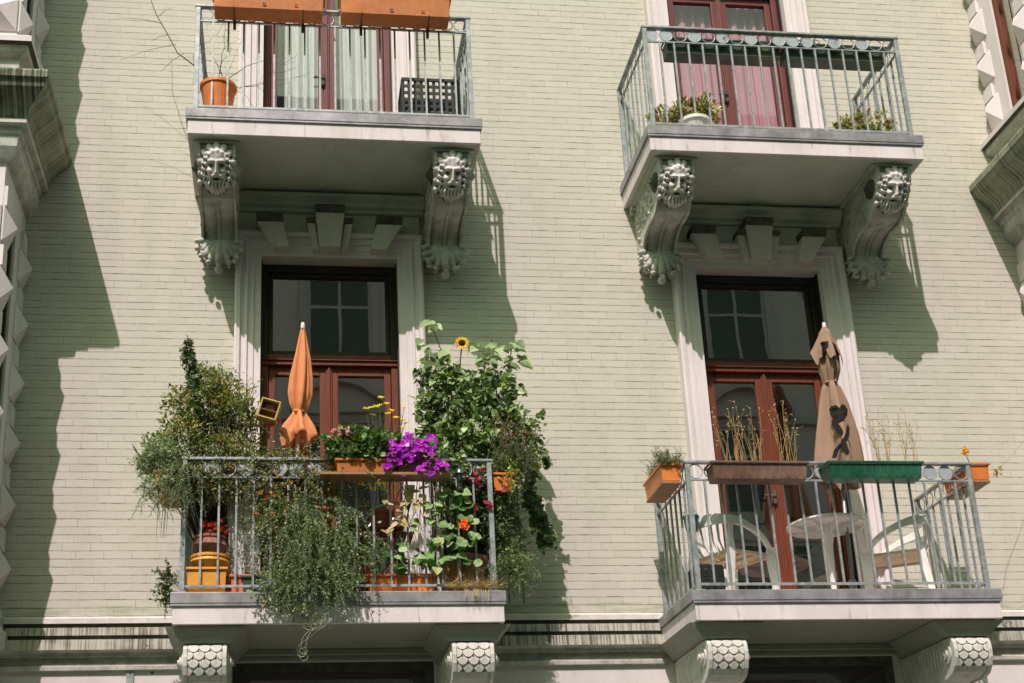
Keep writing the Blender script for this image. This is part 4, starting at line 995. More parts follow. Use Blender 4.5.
m=MB(); p=at(1000,468,-.5); q=at(1030,432,-.3); m.tube([at(985,478,-.8),p,p.lerp(q,.5)+Vector((0,0,-.015)),q],[.002,.002,.0018,.0015],4); m.build('dry_tendril','straw',po)
# bucket + dark crates
p=at(681,522,-.62); bk=thing('bucket','small teal bucket hanging inside the left rail of the lower right balcony','bucket',(XRl+.085,-.62,p.z-.08)); m=MB(); m.lathe([(.001,0),(.045,0),(.06,.11),(.066,.115),(.064,.125),(.054,.12),(.042,.01)],(0,0,0),20); m.build('pail','teal',bk,world=False,smooth=False); m=MB(); m.tube([(.06*math.cos(t)*-1,0,.115+.07*math.sin(t)) for t in[math.pi*k/8 for k in range(9)]],.003,5); m.build('handle','galv',bk,world=False)
cb=thing('dark_box','dark plastic box standing in the left corner of the lower right balcony','box',(XRl+.13,-.70,0)); m=MB(); 
lattice(m,lambda p,t:(p[0],-.10+t,p[1]),.2,.22); lattice(m,lambda p,t:(p[0],.10+t,p[1]),.2,.22); lattice(m,lambda p,t:(-.10+t,p[0],p[1]),.2,.22); lattice(m,lambda p,t:(.10+t,p[0],p[1]),.2,.22); m.box(-.095,.095,-.095,.095,.003,.15); m.build('box_body','black_plastic',cb,world=False)
def br(c,k): return [mul(x,k) for x in c]
YG=[c for c in YG if c[0]<.215 or c[1]>.2]; YG=[(a*.92,b*1.08,c) for a,b,c in br(YG,1.6)]+[(.30,.17,.06)]; GREY=br(GREY,1.6); PALE=[(a*.96,b*.98,c*.95) for a,b,c in br(PALE,1.45)]; G1=br(G1,1.3); DARK=br(DARK,1.25)
# ================================================================== lower left balcony jungle
YF=-.78
m=MB(); x0_,x1_=at(228,540,-.70).x,at(259,540,-.70).x; z1_=at(240,498,-.70).z; nx_=24; vs=[];fs=[]  # added cloth standing in for an unclear bright patch
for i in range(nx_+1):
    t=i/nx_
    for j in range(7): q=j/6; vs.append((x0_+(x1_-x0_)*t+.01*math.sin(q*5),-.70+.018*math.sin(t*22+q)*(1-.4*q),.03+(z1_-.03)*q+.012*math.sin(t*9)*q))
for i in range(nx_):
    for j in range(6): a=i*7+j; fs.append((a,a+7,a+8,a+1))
m.add(vs,fs); tag(m.build('bright_patch_cloth','bright_patch_cloth',smooth=True),'added white cloth standing in for a bright patch behind the lower left railing beside the stacked pots','cloth')
def wx(u,v,y): return at(u,v,y)
# pots
p=wx(207,588,YF); q0=wx(187,588,YF).x; q1=wx(227,588,YF).x
planter('square_planter','ochre yellow planter at the left foot of the lower left railing','planter',((q0+q1)/2,YF,0),q1-q0,.22,.20,'yellow',ribs=0,taper=.9)
roundpot('bowl_pot','ochre bowl pot stacked on the ochre yellow planter',(p.x+.015,YF,.205),.135,.10,.10,'yellow',rimh=.022,bulge=.03)
rp2=roundpot('round_pot','dull red round pot with red blooms on top of the ochre bowl pot',(p.x+.015,YF,.31),.110,.075,.145,'terra_dull',rimh=.02,bulge=.035)
m=MB()
for _ in range(26): b=Vector((p.x+.04+U(-.09,.09),YF+U(-.08,.05),.47+U(0,.10))); m.flower(b,Vector((U(-.5,.5),-1,U(0,1))),U(.022,.032),(.55,.02,.02),(.5,.2,.05))
m.build('red_flower','petal',rp2,tint=True); m=MB(); cloud(m,[((p.x+.03,YF,.49),.10,.09,.06)],140,.04,.02,'oval',DARK+G1[:2],7,.03); m.build('foliage','leaf',rp2,tint=True)
q0=wx(231,588,YF).x; q1=wx(266,588,YF).x
r=planter('red_planter','red orange planter beside the ochre pots on the lower left balcony','planter',((q0+q1)/2,YF,0),q1-q0,.18,.15,'redpot',ribs=0,taper=.9)
m=MB(); s_=MB()
for _ in range(22): strand(m,s_,(U(q0,q1+.1),YF+U(-.05,.06),.13),(U(-.3,.3),-.1,1),U(.25,.55),.022,.012,'oval',[(.62,.58,.55),(.5,.46,.45),(.16,.2,.1),(.35,.36,.3)],.05,.025,3,.0012,.2)
m.build('foliage','leaf',r,tint=True); s_.build('stem','stem',r)
q0=wx(368,588,YF).x; q1=wx(434,588,YF).x
r=planter('orange_planter','long orange planter on the floor of the lower left balcony behind the railing','planter',((q0+q1)/2,YF,0),q1-q0,.19,.15,'orange',ribs=7,taper=.88)
m=MB(); s_=MB()
for _ in range(9): 
    b=Vector((U(q0,q1),YF,.13)); pth=strand(m,s_,b,(U(-.6,.6),-.2,1),U(.1,.28),.001,.001,'oval',BRT,.2,.03,0,.002,.5)
    for k in range(3): m.leaf(pth[-1-k],Vector((U(-1,1),-.6,.3)),Vector((0,-1,.5)),.07,.07,'heart',pick(BRT))
m.build('foliage','leaf',r,tint=True); s_.build('stem','stem',r)
p=wx(466,588,YF); r=roundpot('big_pot','grey brown pot with dry straw grass at the lower left balcony right end',(p.x,YF+.05,0),.17,.13,.30,'terra_dull',rimh=.04)
m=MB()
for _ in range(300): b=Vector((p.x+U(-.16,.22),-.905+U(-.03,.04),.03+U(0,.03))); d=Vector((U(-.9,.9),U(-.8,-.1),U(-.15,.5))); m.leaf(b,d,rdir(),U(.05,.15),.006,'needle',random.choice([(.55,.40,.16),(.45,.30,.10),(.62,.48,.22),(.3,.28,.12)]))
for _ in range(30): b=Vector((p.x+U(-.05,.15),-1.0,.0)); m.leaf(b,Vector((U(-.3,.3),-.15,-1)),rdir(),U(.05,.13),.005,'needle',(.5,.4,.2))
m.build('dry_grass','leaf',r,tint=True)
# side and front planters on the rail
XLl=-SLAB['L']+.0729; XLR=SLAB['L']-.0729
r1=planter('side_planter','orange planter with grey green trailing herb on the lower left balcony left side rail','planter',(XLl-.13,-.66,.79),.46,.17,.15,'orange2',math.pi/2)
m=MB(); s_=MB(); fl=MB()
for _ in range(105):
    b=Vector((XLl-.11+U(-.08,.08),-.68+U(-.26,.24),.97)); strand(m,s_,b,(U(-1.1,.25),U(-.7,.5),U(.0,1.1)),U(.10,.30),.030,.007,'oval',GREY,1.1,.018,4,.0018,.35)
for _ in range(42):
    b=Vector((XLl-.06+U(-.08,.12),-.90+U(-.06,.10),.97)); strand(m,s_,b,(U(-.5,.6),-.6,-.1),U(.15,.42),.028,.006,'oval',GREY,1.6,.02,4,.0015,.35)
for _ in range(12): b=Vector((XLl-.24,-.7+U(-.2,.2),1.0)); s_.tube([b,b+Vector((-.09,0,.05)),b+Vector((-.15,-.02,.14))],[.003,.0025,.001],4)
for _ in range(5): b=Vector((XLl-.16+U(-.05,.05),-.85,.85)); s_.tube([b,b+Vector((.01,0,-.2)),b+Vector((0,0,-.42))],[.0025,.002,.001],4)
cloud(m,[(at(160,452,-.88),.12,.12,.09),(at(148,463,-.8),.10,.12,.08),(at(158,480,-.98),.11,.05,.06),(at(176,474,-.92),.10,.08,.12),(at(150,488,-.97),.07,.05,.05),(at(172,500,-.96),.05,.05,.08)],3000,.034,.011,'oval',GREY,10,.045,.1,0,.3)
for _ in range(80):
    b=at(U(142,192),U(480,505),-.95); strand(m,s_,b,(U(-.5,.6),-.4,-.2),U(.08,.26),.028,.007,'oval',GREY,1.6,.02,3,.0012,.35)
m.build('foliage','leaf',r1,tint=True); s_.build('stem','darktwig',r1)
r2=planter('side_planter','orange planter with yellow green herbs on the right rail of the lower left balcony','planter',(XLR+.11,-.66,.80),.42,.15,.14,'orange',math.pi/2)
m=MB(); s_=MB()
for _ in range(70):
    b=Vector((XLR+.11+U(-.07,.10),-.68+U(-.2,.2),.98)); strand(m,s_,b,(U(-.3,1.0),U(-.5,.3),U(.0,1)),U(.08,.24),.026,.012,'oval',[(.30,.32,.05),(.45,.42,.08),(.18,.22,.06),(.1,.14,.05)],1.4,.02,3,.0018,.3)
cloud(m,[(at(508,480,-.92),.09,.05,.08),(at(530,462,-.7),.10,.1,.08)],420,.03,.013,'oval',[(.40,.40,.07),(.5,.48,.1),(.2,.28,.08),(.12,.18,.07)],8,.04)
m.build('foliage','leaf',r2,tint=True); s_.build('stem','stem',r2)
p=wx(364,478,-1.0); q0=wx(336,478,-1.0).x; q1=wx(393,478,-1.0).x
r3=planter('front_planter','orange planter with pink geraniums on a board at the lower left front rail','planter',((q0+q1)/2,-.99,.875),q1-q0,.15,.10,'orange_old',0)
m=MB(); m.box(-(q1-q0)/2-.12,(q1-q0)/2+.42,-.10,.06,-.032,-.012); m.build('board','tan',r3,world=False,bevel=.002)
m=MB(); c=cloud(m,[((q0+.08,-1.0,1.11),.18,.12,.12),((q1-.12,-.99,1.08),.20,.12,.12),((q0+.2,-1.03,1.0),.26,.08,.06)],900,.045,.040,'round',BRT+G1[:3],7,.04,.4); m.build('foliage','leaf',r3,tint=True)
m=MB(); stems(m,(q0+.2,-.99,.99),c,40); m.build('stem','stem',r3)
m=MB()
for (u,v,k,col) in((337,434,20,(.75,.30,.36)),(348,431,12,(.8,.42,.45)),(330,441,8,(.85,.5,.5))):
    c=at(u,v,-1.0)
    for _ in range(k): m.flower(c+rdir()*.035,Vector((U(-1,1),-1,U(0,1))),.022,col,(.7,.5,.3))
m.build('pink_flower','petal',r3,tint=True)
m=MB(); c=at(365,431,-.95); 
for _ in range(70): m.leaf(c+rdir()*.024,rdir()+Vector((0,-.2,.3)),rdir(),.03,.02,'oval',(.62,.60,.55))
m.build('white_flower','petal',r3,tint=True)
q0=wx(396,478,-1.0).x; q1=wx(448,478,-1.0).x
r4=planter('front_planter','dark planter overflowing with purple petunias on the lower left front rail','planter',((q0+q1)/2+.01,-.99,.875),q1-q0,.15,.10,'brownplastic',0)
m=MB(); cloud(m,[((q0+.18,-1.0,1.05),.26,.11,.10),((q0+.40,-1.0,.98),.14,.10,.10)],420,.05,.03,'oval',BRT+PALE,7,.04,.2); m.build('foliage','leaf',r4,tint=True)
m=MB()
def at2(u,v,y): return at(u,v,y)
for k in range(150):
    if k<124: u,v=random.gauss(411,14),random.gauss(452,9)
    else: u,v=random.choice([(402,473),(429,463),(437,470),(444,467),(388,466),(433,475),(421,470),(397,462),(440,462)])
    u=max(386,min(446,u)); v=max(436,min(476,v)); c=at(u+U(-2,2),v+U(-2,2),-1.07+U(-.05,.06))
    m.flower(c,Vector((U(-.7,.4),-1,U(-.1,.9))),U(.022,.033),random.choice([(.62,.04,.74),(.50,.02,.64),(.70,.09,.82),(.38,.02,.52)]),(.18,.01,.25),5,1.25)
m.build('purple_flower','petal',r4,tint=True)
# yellow daisies in a pot behind
p=at(380,470,-.66); dp=roundpot('daisy_pot','pot of tall yellow daisies in front of the lower left door',(p.x,-.66,.55),.09,.07,.14,'terra'); 
st=MB(); st.box(p.x-.16,p.x+.16,-.78,-.54,.52,.545); 
for sx in(-1,1):
    for sy in(-.76,-.56): st.box(p.x+sx*.14-.012,p.x+sx*.14+.012,sy-.012,sy+.012,0,.52)
st=tag(st.build('plant_stand','brownfabric',bevel=.003),'low brown plant stand under the pot of yellow daisies','stand')
m=MB(); s_=MB(); f=MB()
for (u,v) in((381,398),(376,407),(371,408),(380,406),(386,404),(391,411),(404,408),(403,420),(405,424),(372,415),(388,414),(366,409),(403,428),(396,418)):
    c=at(u,v,-.70+U(-.06,.06)); s_.tube([Vector((p.x+U(-.03,.03),-.66,.66)),Vector(((p.x+c.x)/2+U(-.03,.03),-.68,(c.z+.7)/2)),c],[.003,.0025,.002],4); f.flower(c,Vector((U(-.3,.3),-.7,1)),.034,random.choice([(.85,.60,.03),(.9,.68,.06)]),(.35,.16,.02),9,.9)
cloud(m,[((p.x+.03,-.66,.95),.16,.12,.20),((p.x-.02,-.66,1.18),.20,.12,.12)],420,.05,.010,'oval',G1,8,.05,.5)
m.build('foliage','leaf',dp,tint=True); s_.build('stem','stem',dp); f.build('yellow_flower','petal',dp,tint=True)
# small pink flowered plant by the bird house
p=at(272,445,-.62); hp=roundpot('small_pot','small pot with a few bright pink blooms beside the parasol pole',(p.x,-.62,.82),.07,.055,.12,'terra_dull')
st=MB(); st.box(p.x-.10,p.x+.10,-.70,-.54,.795,.815)
for sx in(-1,1):
    for sy in(-.68,-.56): st.box(p.x+sx*.085-.01,p.x+sx*.085+.01,sy-.01,sy+.01,0,.795)
tag(st.build('tall_plant_stand','yellowwood',bevel=.003),'tall narrow wooden stand under the pot with pink blooms','stand')
m=MB(); cloud(m,[((p.x,-.62,1.06),.13,.10,.14)],260,.045,.022,'oval',DARK+G1,8,.04); m.build('foliage','leaf',hp,tint=True); m=MB()
for u,v in((276,420),(272,421),(279,421),(269,427),(273,425)): m.flower(at(u,v,-.7),Vector((U(-.5,.5),-1,.5)),.028,(.75,.12,.30),(.7,.4,.2))
m.build('pink_flower','petal',hp,tint=True)
# nesting box
p=at(269,411,-.74); T=Matrix.Rotation(math.radians(16),4,'Y'); nb=thing('nesting_box','yellow edged wooden nesting box tilted on a pole beside the left bush','nesting box',(p.x,-.74,p.z-.09))
m=MB(); t=.012
for bx_ in((-.075,.075,-.05,.05,-.08,-.068),(-.075,.075,-.05,.05,.068,.08),(-.075,-.063,-.05,.05,-.068,.068),(.063,.075,-.05,.05,-.068,.068)): m.box(*bx_,M=Matrix.Translation((0,0,.09))@T)
m.build('frame','yellowwood',nb,world=False,bevel=.002)
m=MB(); m.box(-.062,.062,.02,.048,-.067,.067,M=Matrix.Translation((0,0,.09))@T); m.box(-.062,.062,-.04,.02,-.012,-.004,M=Matrix.Translation((0,0,.09))@T); m.build('inner_wall','brownfabric',nb,world=False)
m=MB(); m.box(-.04,.035,-.0,.018,.005,.055,M=Matrix.Translation((0,0,.09))@T); m.build('filling','tan',nb,world=False)
m=MB(); m.tube([(0,.052,.10),(.0,.052,-(p.z-.09))],.009,6); m.build('pole','twig',nb,world=False)
# big bushy shrub, left
p=at(205,560,-.5); sb=roundpot('shrub_pot','bushy yellow green shrub in a pot at the left end of the lower left balcony',(-.93,-.50,0),.17,.12,.30,'terra_dull')
m=MB(); bl=[(at(205,408,-.55),.30,.24,.22),(at(236,420,-.55),.20,.20,.22),(at(185,440,-.60),.22,.22,.20),(at(160,448,-.66),.13,.14,.12),(at(232,452,-.60),.24,.20,.15),(at(222,385,-.55),.16,.15,.12),(at(200,378,-.55),.13,.13,.10)]
c=cloud(m,bl,9000,.036,.019,'oval',YG,12,.055,.15,0,.35)
c+=cloud(m,[(at(195,452,-.76),.26,.10,.10),(at(225,395,-.6),.26,.2,.2)],1500,.030,.010,'oval',GREY+YG[:3],10,.05,.3)
m.build('foliage','leaf',sb,tint=True); m=MB(); stems(m,(-.93,-.5,.25),c,110,.008,.0018,.14)
for _ in range(26):
    b=random.choice(c); m.tube([b,b+rdir()*.06+Vector((0,0,.08)),b+rdir()*.08+Vector((0,0,.17))],[.002,.0015,.001],3,False)
m.build('branch','darktwig',sb)
# dark climbing sprig
cs=thing('climbing_ivy','slim dark ivy climbing a stick above the left bush','ivy',(-.98,-.62,.0)); m=MB(); s_=MB()
top=at(187,338,-.66); pts=[Vector((-.98,-.62,.3)),at(202,440,-.66),at(199,400,-.68),at(196,370,-.68),top]
s_.tube(pts,[.009,.008,.007,.005,.003],5); s_.tube([at(197,385,-.68),at(187,360,-.68),at(184,345,-.68)],[.005,.004,.002],5)
for (a_,b_) in((at(200,425,-.70),at(195,372,-.72)),(at(195,372,-.72),at(188,340,-.70)),(at(194,390,-.70),at(184,348,-.70))):
    for _ in range(120): q=a_.lerp(b_,R())+rdir()*U(.01,.045); m.leaf(q,rdir()+Vector((0,-.3,-.4)),Vector((U(-.5,.5),-1,U(0,1))),U(.03,.05),U(.03,.045),'ivy',pick(DARK+[(.06,.10,.045)]))
m.build('foliage','leaf',cs,tint=True); s_.build('stem','darktwig',cs)
# mixed creepers behind / through the railing on the left
mc=thing('mixed_creeper','thin mixed creeper with reddish leaves woven through the lower left front railing','creeper',(-.7,-.84,.0)); m=MB(); s_=MB()
for _ in range(430):
    b=at(U(184,338),462+18*R()**1.5*1.6,U(-.88,-.76)); strand(m,s_,b,(U(-.8,.8),U(-.6,.2),U(-.4,.6)),U(.10,.50)*(1.0 if b.x>-.75 else .75),.026,.015,'oval',YG+GREY+[(.30,.13,.05),(.40,.22,.06),(.5,.45,.15)],.9,.024,2,.0015,.5)
cloud(m,[(at(215,485,-.82),.22,.08,.14),(at(285,482,-.82),.24,.08,.12),(at(320,490,-.82),.14,.08,.16),(at(285,520,-.86),.28,.08,.14),(at(195,492,-.80),.10,.07,.10)],3600,.030,.017,'oval',YG+GREY+[(.34,.14,.06),(.5,.28,.08)],9,.05,0,.2,.2)
for _ in range(120):
    b=at(U(250,345),U(490,530),U(-.92,-.84)); strand(m,s_,b,(U(-.8,.8),U(-.6,.2),U(-.4,.6)),U(.10,.35),.024,.014,'oval',YG+GREY+PALE[:2],.9,.024,3,.0015,.5)
for _ in range(26): 
    b=at(U(250,340),U(470,530),-.93); m.flower(b,Vector((U(-1,1),-1,U(-.3,1))),U(.016,.026),random.choice([(.62,.10,.03),(.75,.33,.03),(.7,.2,.05)]),(.5,.3,.05))
m.build('foliage','leaf',mc,tint=True); s_.build('stem','darktwig',mc)
# hanging feathery plant in the middle
hf=planter('hanging_plant','grey green feathery plant hanging over the front edge of the lower left balcony','plant',(-.28,-.80,0),.85,.16,.14,'darkgreenplastic',0)
m=MB(); s_=MB()
def vrow(u): return None
for _ in range(120):
    u=random.gauss(312,25); u=max(266,min(366,u)); v=U(505,590); b=at(u,v,U(-1.02,-.90) if v<560 else U(-1.10,-1.0)); 
    lim=640-abs(u-306)*.75+U(-14,10); L_=max(.06,(lim-v)/138*U(.5,1.15))
    strand(m,s_,b,(U(-.9,.9),-.45,U(-.1,.5)),L_,.028,.009,'oval',GREY+G1[:3],1.7,.018,4,.0014,.4)
c=cloud(m,[(at(318,552,-.93),.27,.10,.18),(at(340,560,-.93),.20,.09,.16),(at(285,588,-1.05),.24,.06,.14),(at(335,585,-1.04),.16,.06,.15),(at(300,608,-1.05),.20,.05,.07),(at(300,520,-.9),.16,.07,.10),(at(276,575,-1.0),.12,.06,.14)],4300,.032,.017,'oval',GREY+G1+PALE+[(.06,.08,.04),(.50,.46,.28),(.40,.36,.16)],12,.045,.0,.3,.2)
for _ in range(45):
    u=U(345,388); b=at(u,U(540,572),-.92); strand(m,s_,b,(U(-.3,.3),-.5,.5),U(.08,.2),.05,.004,'needle',[(.16,.24,.10),(.22,.30,.15),(.1,.16,.06)],1.2,.02,4,.0012,.3)
for _ in range(34): b=at(U(255,385),U(515,560),-1.0); m.flower(b,Vector((U(-1,1),-1,.5)),.012,random.choice([(.5,.42,.6),(.6,.5,.4),(.7,.6,.3)]),(.5,.4,.2))
m.build('foliage','leaf',hf,tint=True); s_.build('stem','stem',hf)
m=MB(); P0=at(324,612,-1.08)
for k in range(3):
    pts=[]; q=P0+Vector((U(-.04,.04),0,U(-.02,.03)))
    tx=at(304+U(-4,4),651+U(-4,4),-1.08)
    for i in range(9): f=i/8; pts.append(q.lerp(tx,f)+Vector((.03*math.sin(f*5+k),.01*math.sin(k+f*3),.008*math.sin(f*9+k))))
    for i in range(7): a_=i*.9+k; pts.append(tx+Vector((.030*math.cos(a_)+.01,.01*math.sin(k),.028*math.sin(a_)-.012)))
    m.tube(pts,.0017,3,False)
for k in range(6):
    c=at(314+U(-6,6),622+U(-5,5),-1.08); m.tube([c+Vector((.045*math.cos(a_)+U(-.01,.01),0,.04*math.sin(a_))) for a_ in[k+i*.7 for i in range(9)]],.0022,3,False)
m.build('hanging_roots','rootcol',hf)
# sunflower and tall climber on the right
sf=roundpot('sunflower_pot','tall sunflower with one open yellow head at the right of the lower left balcony',(.92,-.52,0),.16,.12,.28,'terra_dull')
m=MB(); s_=MB(); f=MB(); hd=at(462,343,-.62); bud=at(431,324,-.62)
s_.tube([(.92,-.52,.25),(.90,-.54,1.2),at(458,385,-.6),hd+Vector((-.0,.03,-.02))],[.012,.010,.008,.006],6); s_.tube([(.86,-.52,.25),(.84,-.55,1.2),at(438,375,-.6),at(441,350,-.62),bud],[.009,.008,.006,.004,.004],6)
s_.tube([(.98,-.52,.25),(1.05,-.55,1.3),at(485,365,-.6),at(492,340,-.62)],[.01,.008,.006,.005],6); s_.tube([(1.02,-.52,.25),(1.2,-.55,1.2),at(508,375,-.6),at(512,345,-.62)],[.01,.008,.006,.004],6)
nn=Vector((-.15,-1,.15)).normalized(); a1=nn.orthogonal().normalized(); a2=nn.cross(a1)
for k in range(26): t=2*math.pi*k/26; d=a1*math.cos(t)+a2*math.sin(t); f.leaf(hd+d*.022,d+nn*U(-.1,.35),nn,U(.036,.050),.018,'oval',random.choice([(.85,.50,.02),(.80,.38,.02),(.9,.6,.05)]))
f.build('sunflower_petals','petal',sf,tint=True); f=MB(); f.cc=(.06,.03,.02)
Q=nn.to_track_quat('Z','Y').to_matrix(); f.ball(hd-nn*-.004,.029,.029,.014,Q,14,7); f.build('sunflower_disc','dark_cloth',sf,smooth=True)
def bigleaf(p,k): 
    d=Vector((U(-1,1),-.55,-.65)); m.leaf(p,d,Vector((U(-.3,.3),-1,.6)),U(.07,.13),U(.05,.085),'heart',pick(PALE[:4]+[(.10,.15,.06)]))
for (u,v,k,s) in((431,324,10,5),(425,345,6,8),(440,352,10,9),(462,380,10,16),(470,400,8,12),(486,352,16,14),(510,352,18,13),(500,366,14,14),(448,362,6,8),(515,360,8,8),(430,360,6,6)):
    for _ in range(k): bigleaf(at(u+U(-s,s),v+U(-s,s)*.8,-.62+U(-.1,.06)),k)
for _ in range(14): m.leaf(bud+rdir()*.015,rdir(),rdir(),.035,.02,'oval',pick(BRT))
m.build('leaf','leaf',sf,tint=True); s_.build('stem','stem',sf)
cl=thing('climbing_plant','dense pale green climbing plant filling the right end of the lower left balcony','climber',(.95,-.6,0)); m=MB(); s_=MB()
bl=[(at(450,400,-.62),.22,.14,.30),(at(495,395,-.62),.20,.14,.26),(at(470,440,-.66),.34,.16,.20),(at(515,430,-.62),.20,.14,.20),(at(430,420,-.60),.12,.12,.22),(at(460,475,-.70),.28,.12,.16),(at(425,372,-.6),.08,.08,.12),(at(525,445,-.6),.10,.1,.16)]
c=cloud(m,bl,2500,.060,.050,'heart',PALE,6,.06,-.2,.25,.35)
c+=cloud(m,bl,2600,.040,.026,'oval',PALE+G1+DARK,9,.06,-.1,.2,.2)
stems(s_,(.98,-.58,.0),c,70,.007,.002,.12)
for k in range(7): x=at(430+14*k,400,-.6).x; s_.tube([(x,-.56,0),(x+U(-.05,.05),-.57,1.9)],.006,5)
m.build('foliage','leaf',cl,tint=True); s_.build('stem','stem',cl)
# reddish tipped hanging herb at right corner
rh=thing('heather_bush','narrow leaved bush with reddish tips at the lower left balcony right corner post','bush',(1.25,-.72,.9)); m=MB(); s_=MB()
for _ in range(200):
    b=at(U(497,528),U(460,488),-.74+U(-.12,.12)); strand(m,s_,b,(U(-.5,.6),U(-.4,.3),1),U(.12,.36),.026,.006,'oval',GREY[2:]+DARK[1:]+[(.16,.2,.12)],-.0,.018,4,.0014,.25)
for _ in range(90):
    c=at(random.gauss(513,10),random.gauss(432,9),-.8+U(-.1,.1))
    for _ in range(4): m.leaf(c+rdir()*.02,rdir()+Vector((0,0,.8)),rdir(),.024,.010,'oval',random.choice([(.30,.13,.12),(.36,.18,.15),(.22,.12,.09)]))
m.build('foliage','leaf',rh,tint=True); s_.build('stem','darktwig',rh)
# vine falling down on the right, free of the railing
vn=thing('trailing_vine','dark green ivy vine hanging down beside the right end of the lower left balcony','vine',(1.5,-.35,.9)); m=MB(); s_=MB()
paths=[[(520,445),(535,465),(532,480),(528,492)],[(540,450),(546,458),(548,464)],[(528,488),(535,505),(541,518),(545,532),(551,545)],[(538,498),(543,515),(549,528),(552,540)],[(524,492),(529,505),(534,520),(538,532),(543,548)]]
for pa_i in paths:
    pp=[at(u,v,-.34+U(-.05,.05)) for u,v in pa_i]; s_.tube(pp,.003,4,False)
    for i in range(len(pp)-1):
        for _ in range(32): q=pp[i].lerp(pp[i+1],R())+rdir()*U(0,.05); m.leaf(q,rdir()*.6+Vector((0,-.3,-.8)),Vector((U(-.5,.3),-1,.5)),U(.03,.05),U(.03,.045),'heart',pick([(.07,.13,.045),(.10,.18,.06),(.05,.09,.03),(.15,.22,.09)]))
m.build('foliage','leaf',vn,tint=True); s_.build('stem','stem',vn)
# dark mass inside the right corner, with nasturtiums in front
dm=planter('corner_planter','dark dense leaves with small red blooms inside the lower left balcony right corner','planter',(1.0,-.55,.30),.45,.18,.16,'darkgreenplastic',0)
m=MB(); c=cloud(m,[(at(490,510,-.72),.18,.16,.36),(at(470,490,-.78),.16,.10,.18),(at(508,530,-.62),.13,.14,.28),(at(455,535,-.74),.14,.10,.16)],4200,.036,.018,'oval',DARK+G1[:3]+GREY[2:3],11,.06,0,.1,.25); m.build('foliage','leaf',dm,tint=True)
m=MB()
for u,v in((477,475),(476,480),(478,484),(471,504),(474,508),(487,503),(490,506),(468,478),(482,470),(505,487)):
    c=at(u,v,-.93)
    for _ in range(3): m.flower(c+rdir()*.015,Vector((U(-1,1),-1,U(-.5,.8))),.022,random.choice([(.55,.02,.10),(.42,.04,.09),(.5,.08,.14)]),(.4,.1,.1))
m.build('red_flower','petal',dm,tint=True)
ns=thing('nasturtium','nasturtium with round pale leaves and one orange red bloom climbing the right front railing','nasturtium',(.85,-.93,.1)); m=MB(); s_=MB(); f=MB()
cents=[(452,495),(460,498),(466,505),(455,507),(447,512),(438,505),(470,515),(462,520),(448,530),(440,540),(452,540),(462,538),(470,532),(433,520),(426,512),(455,485),(474,545),(458,550),(445,556),(432,564),(420,560),(410,545),(400,565),(470,556),(430,552),(466,493),(417,528),(408,552)]
for u,v in cents:
    for _ in range(3):
        q=at(u+U(-7,7),v+U(-6,6),-.93+U(-.05,.05)); s_.tube([Vector((q.x*.7+.27,-.88,q.z-.18)),q.lerp(Vector((.85,-.9,.3)),.3)+Vector((0,0,-.03)),q],[.002,.002,.0015],4,False)
        L_=U(.055,.095); m.leaf(q,Vector((U(-1,1),-.35,U(-.8,.3))),Vector((U(-.4,.2),-1,U(.3,1.1))),L_,L_,'round' if R()<.6 else 'heart',pick(BRT+PALE[:2]+[(.42,.46,.18)]))
c=at(465,524,-1.0)
for _ in range(5): f.flower(c+Vector((U(-.02,.02),0,U(-.035,.035))),Vector((U(-.6,.6),-1,U(-.2,.5))),.036,random.choice([(.80,.10,.02),(.85,.2,.03)]),(.6,.1,.02),5,1.3)
m.build('leaf','leaf',ns,tint=True); s_.build('stem','stem',ns); f.build('orange_flower','petal',ns,tint=True)
m=MB(); s_=MB() # withered climber pieces
wl=thing('withered_climber','withered straw coloured leaves hanging under the petunia planter','creeper',(.65,-.93,.2))
for (u,v) in((412,490),(420,492),(408,500),(402,512),(398,520),(425,500),(430,508),(418,505),(395,470),(388,478),(392,530),(386,500)):
    for _ in range(3): q=at(u+U(-4,4),v+U(-4,4),-.96); m.leaf(q,Vector((U(-1,1),-.3,U(-1,.3))),Vector((0,-1,.6)),U(.06,.10),U(.03,.05),'heart',random.choice([(.55,.42,.20),(.48,.42,.22),(.62,.52,.28),(.35,.36,.16)]))
for _ in range(16): a_=at(U(395,450),U(475,495),-.92); s_.tube([a_,a_+Vector((U(-.05,.05),0,-.15)),a_+Vector((U(-.12,.12),0,U(-.3,-.5)))],[.003,.0025,.002],4,False)
m.build('foliage','leaf',wl,tint=True); s_.build('stem','twig',wl)
# loose weeds outside the right end and on the wall at the left
wd=thing('loose_weed','loose pale green weed hanging past the right edge of the lower left balcony','weed',(1.3,-.6,.2)); m=MB(); s_=MB()
for _ in range(105): b=at(U(498,514),U(545,580),-.75+U(-.15,.1)); strand(m,s_,b,(U(-.3,1),U(-.4,.3),U(-.4,.6)),U(.1,.34),.034,.008,'oval',PALE+G1,1.3,.02,3,.0015,.4)
for _ in range(36): b=at(U(500,518),U(490,560),-.62+U(-.15,.1)); strand(m,s_,b,(U(-.3,.6),U(-.4,.3),U(-.8,.6)),U(.1,.3),.034,.009,'oval',DARK[1:]+PALE[2:4],1.3,.02,3,.0015,.4)
m.build('foliage','leaf',wd,tint=True); s_.build('stem','stem',wd)
ww=thing('wall_weed','small dark weed growing at the left edge of the lower left balcony','weed',(-1.3,-.35,.1)); m=MB(); s_=MB()
for _ in range(60): b=at(U(166,174),U(575,608),-.40); strand(m,s_,b,(U(-1,.1),-.2,U(-.4,.8)),U(.04,.15),.034,.020,'oval',DARK+G1[:2],.5,.018,2,.0015,.4)
m.build('foliage','leaf',ww,tint=True); s_.build('stem','stem',ww)
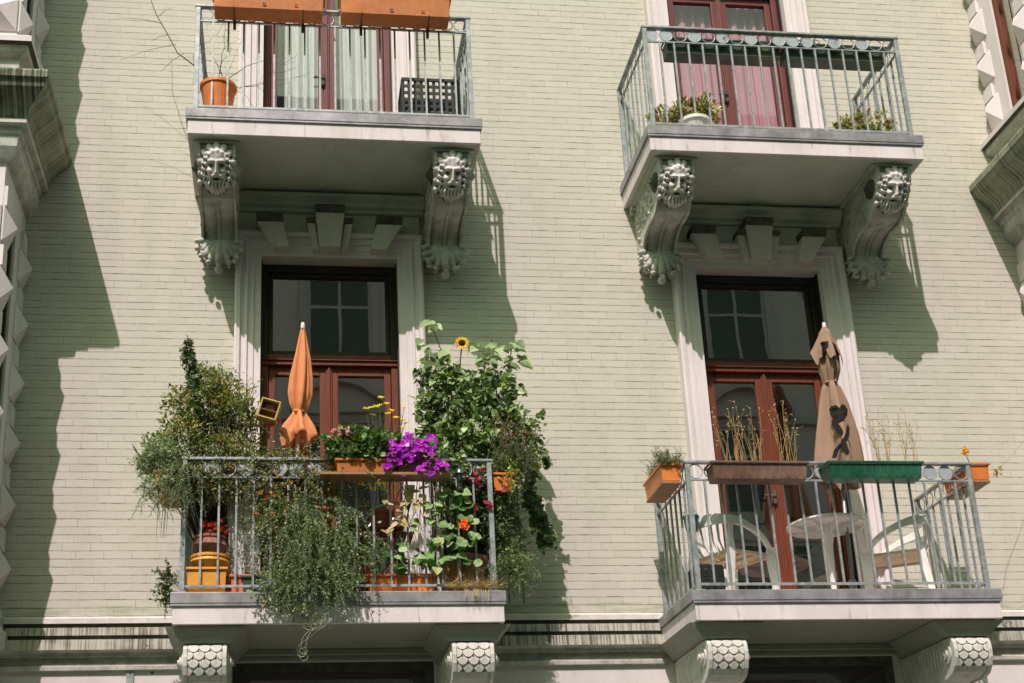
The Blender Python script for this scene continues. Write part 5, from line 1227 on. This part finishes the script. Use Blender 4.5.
# folding chair, lantern, bird feeder tag
fc=thing('folding_chair','metal folding chair with brown slats behind the plants on the lower left balcony','chair',(.40,-.66,.04)); m=MB()
for sy in(-.0,.36):
    m.tube([(-.18,-.18+sy,0),(.05,-.18+sy,.40),(.16,-.18+sy,.80)],.011,8); m.tube([(.20,-.18+sy,0),(.0,-.18+sy,.30),(-.18,-.18+sy,.44)],.011,8)
m.tube([(.16,-.18,.80),(.16,.18,.80)],.011,8); m.build('frame','chrome',fc,world=False,smooth=True)
m=MB()
for sy in(-.20,.20): m.tube([(.12,sy,.64),(.0,sy,.665),(-.14,sy,.62),(-.20,sy,.52)],.014,8)
m.build('armrest','chrome',fc,world=False,smooth=True); m=MB()
for k in range(7): m.box(-.18+.05*k,-.145+.05*k,-.17,.17,.435,.448)
m.build('seat','brownfabric',fc,world=False,bevel=.003); m=MB()
for k in range(4): T=Matrix.Translation((.075+.026*k,0,.50+.085*k)); m.box(-.006,.006,-.17,.17,-.032,.032,M=T)
m.build('backrest','brownfabric',fc,world=False,bevel=.003)
p=at(460,478,-.99); ln=thing('lantern','small dark lantern with a silver cap hanging on the front railing','lantern',(p.x,-.965,p.z-.10)); m=MB(); m.lathe([(.001,0),(.026,0),(.026,.02),(.022,.03),(.022,.13),(.026,.14)],(0,0,0),16); m.build('body','black_plastic',ln,world=False,smooth=False); m=MB(); m.lathe([(.030,.14),(.030,.15),(.020,.175),(.006,.19),(.001,.192)],(0,0,0),18); m.build('cap','chrome',ln,world=False,smooth=True)
m=MB(); m.tube([(0,0,.19),(.0,.02,.215),(.0,.05,.20)],.002,4); m.build('hook','galv',ln,world=False)
p=at(409,490,-.93); tg=thing('enamel_plate','small white enamel plate with dark dots on the front railing','plate',(p.x,-.93,p.z)); m=MB(); m.box(-.034,.034,-.003,.003,-.04,.04); m.build('plate','white_plastic',tg,world=False,bevel=.002); m=MB()
for x,z in((-.014,.012),(.012,.012),(-.014,-.014)): m.prism([(x+.007*math.cos(t),z+.007*math.sin(t)) for t in[6.283*k/10 for k in range(10)]],lambda q,t:(q[0],t,q[1]),-.0045,-.003)
m.build('dots','blackish',tg,world=False)
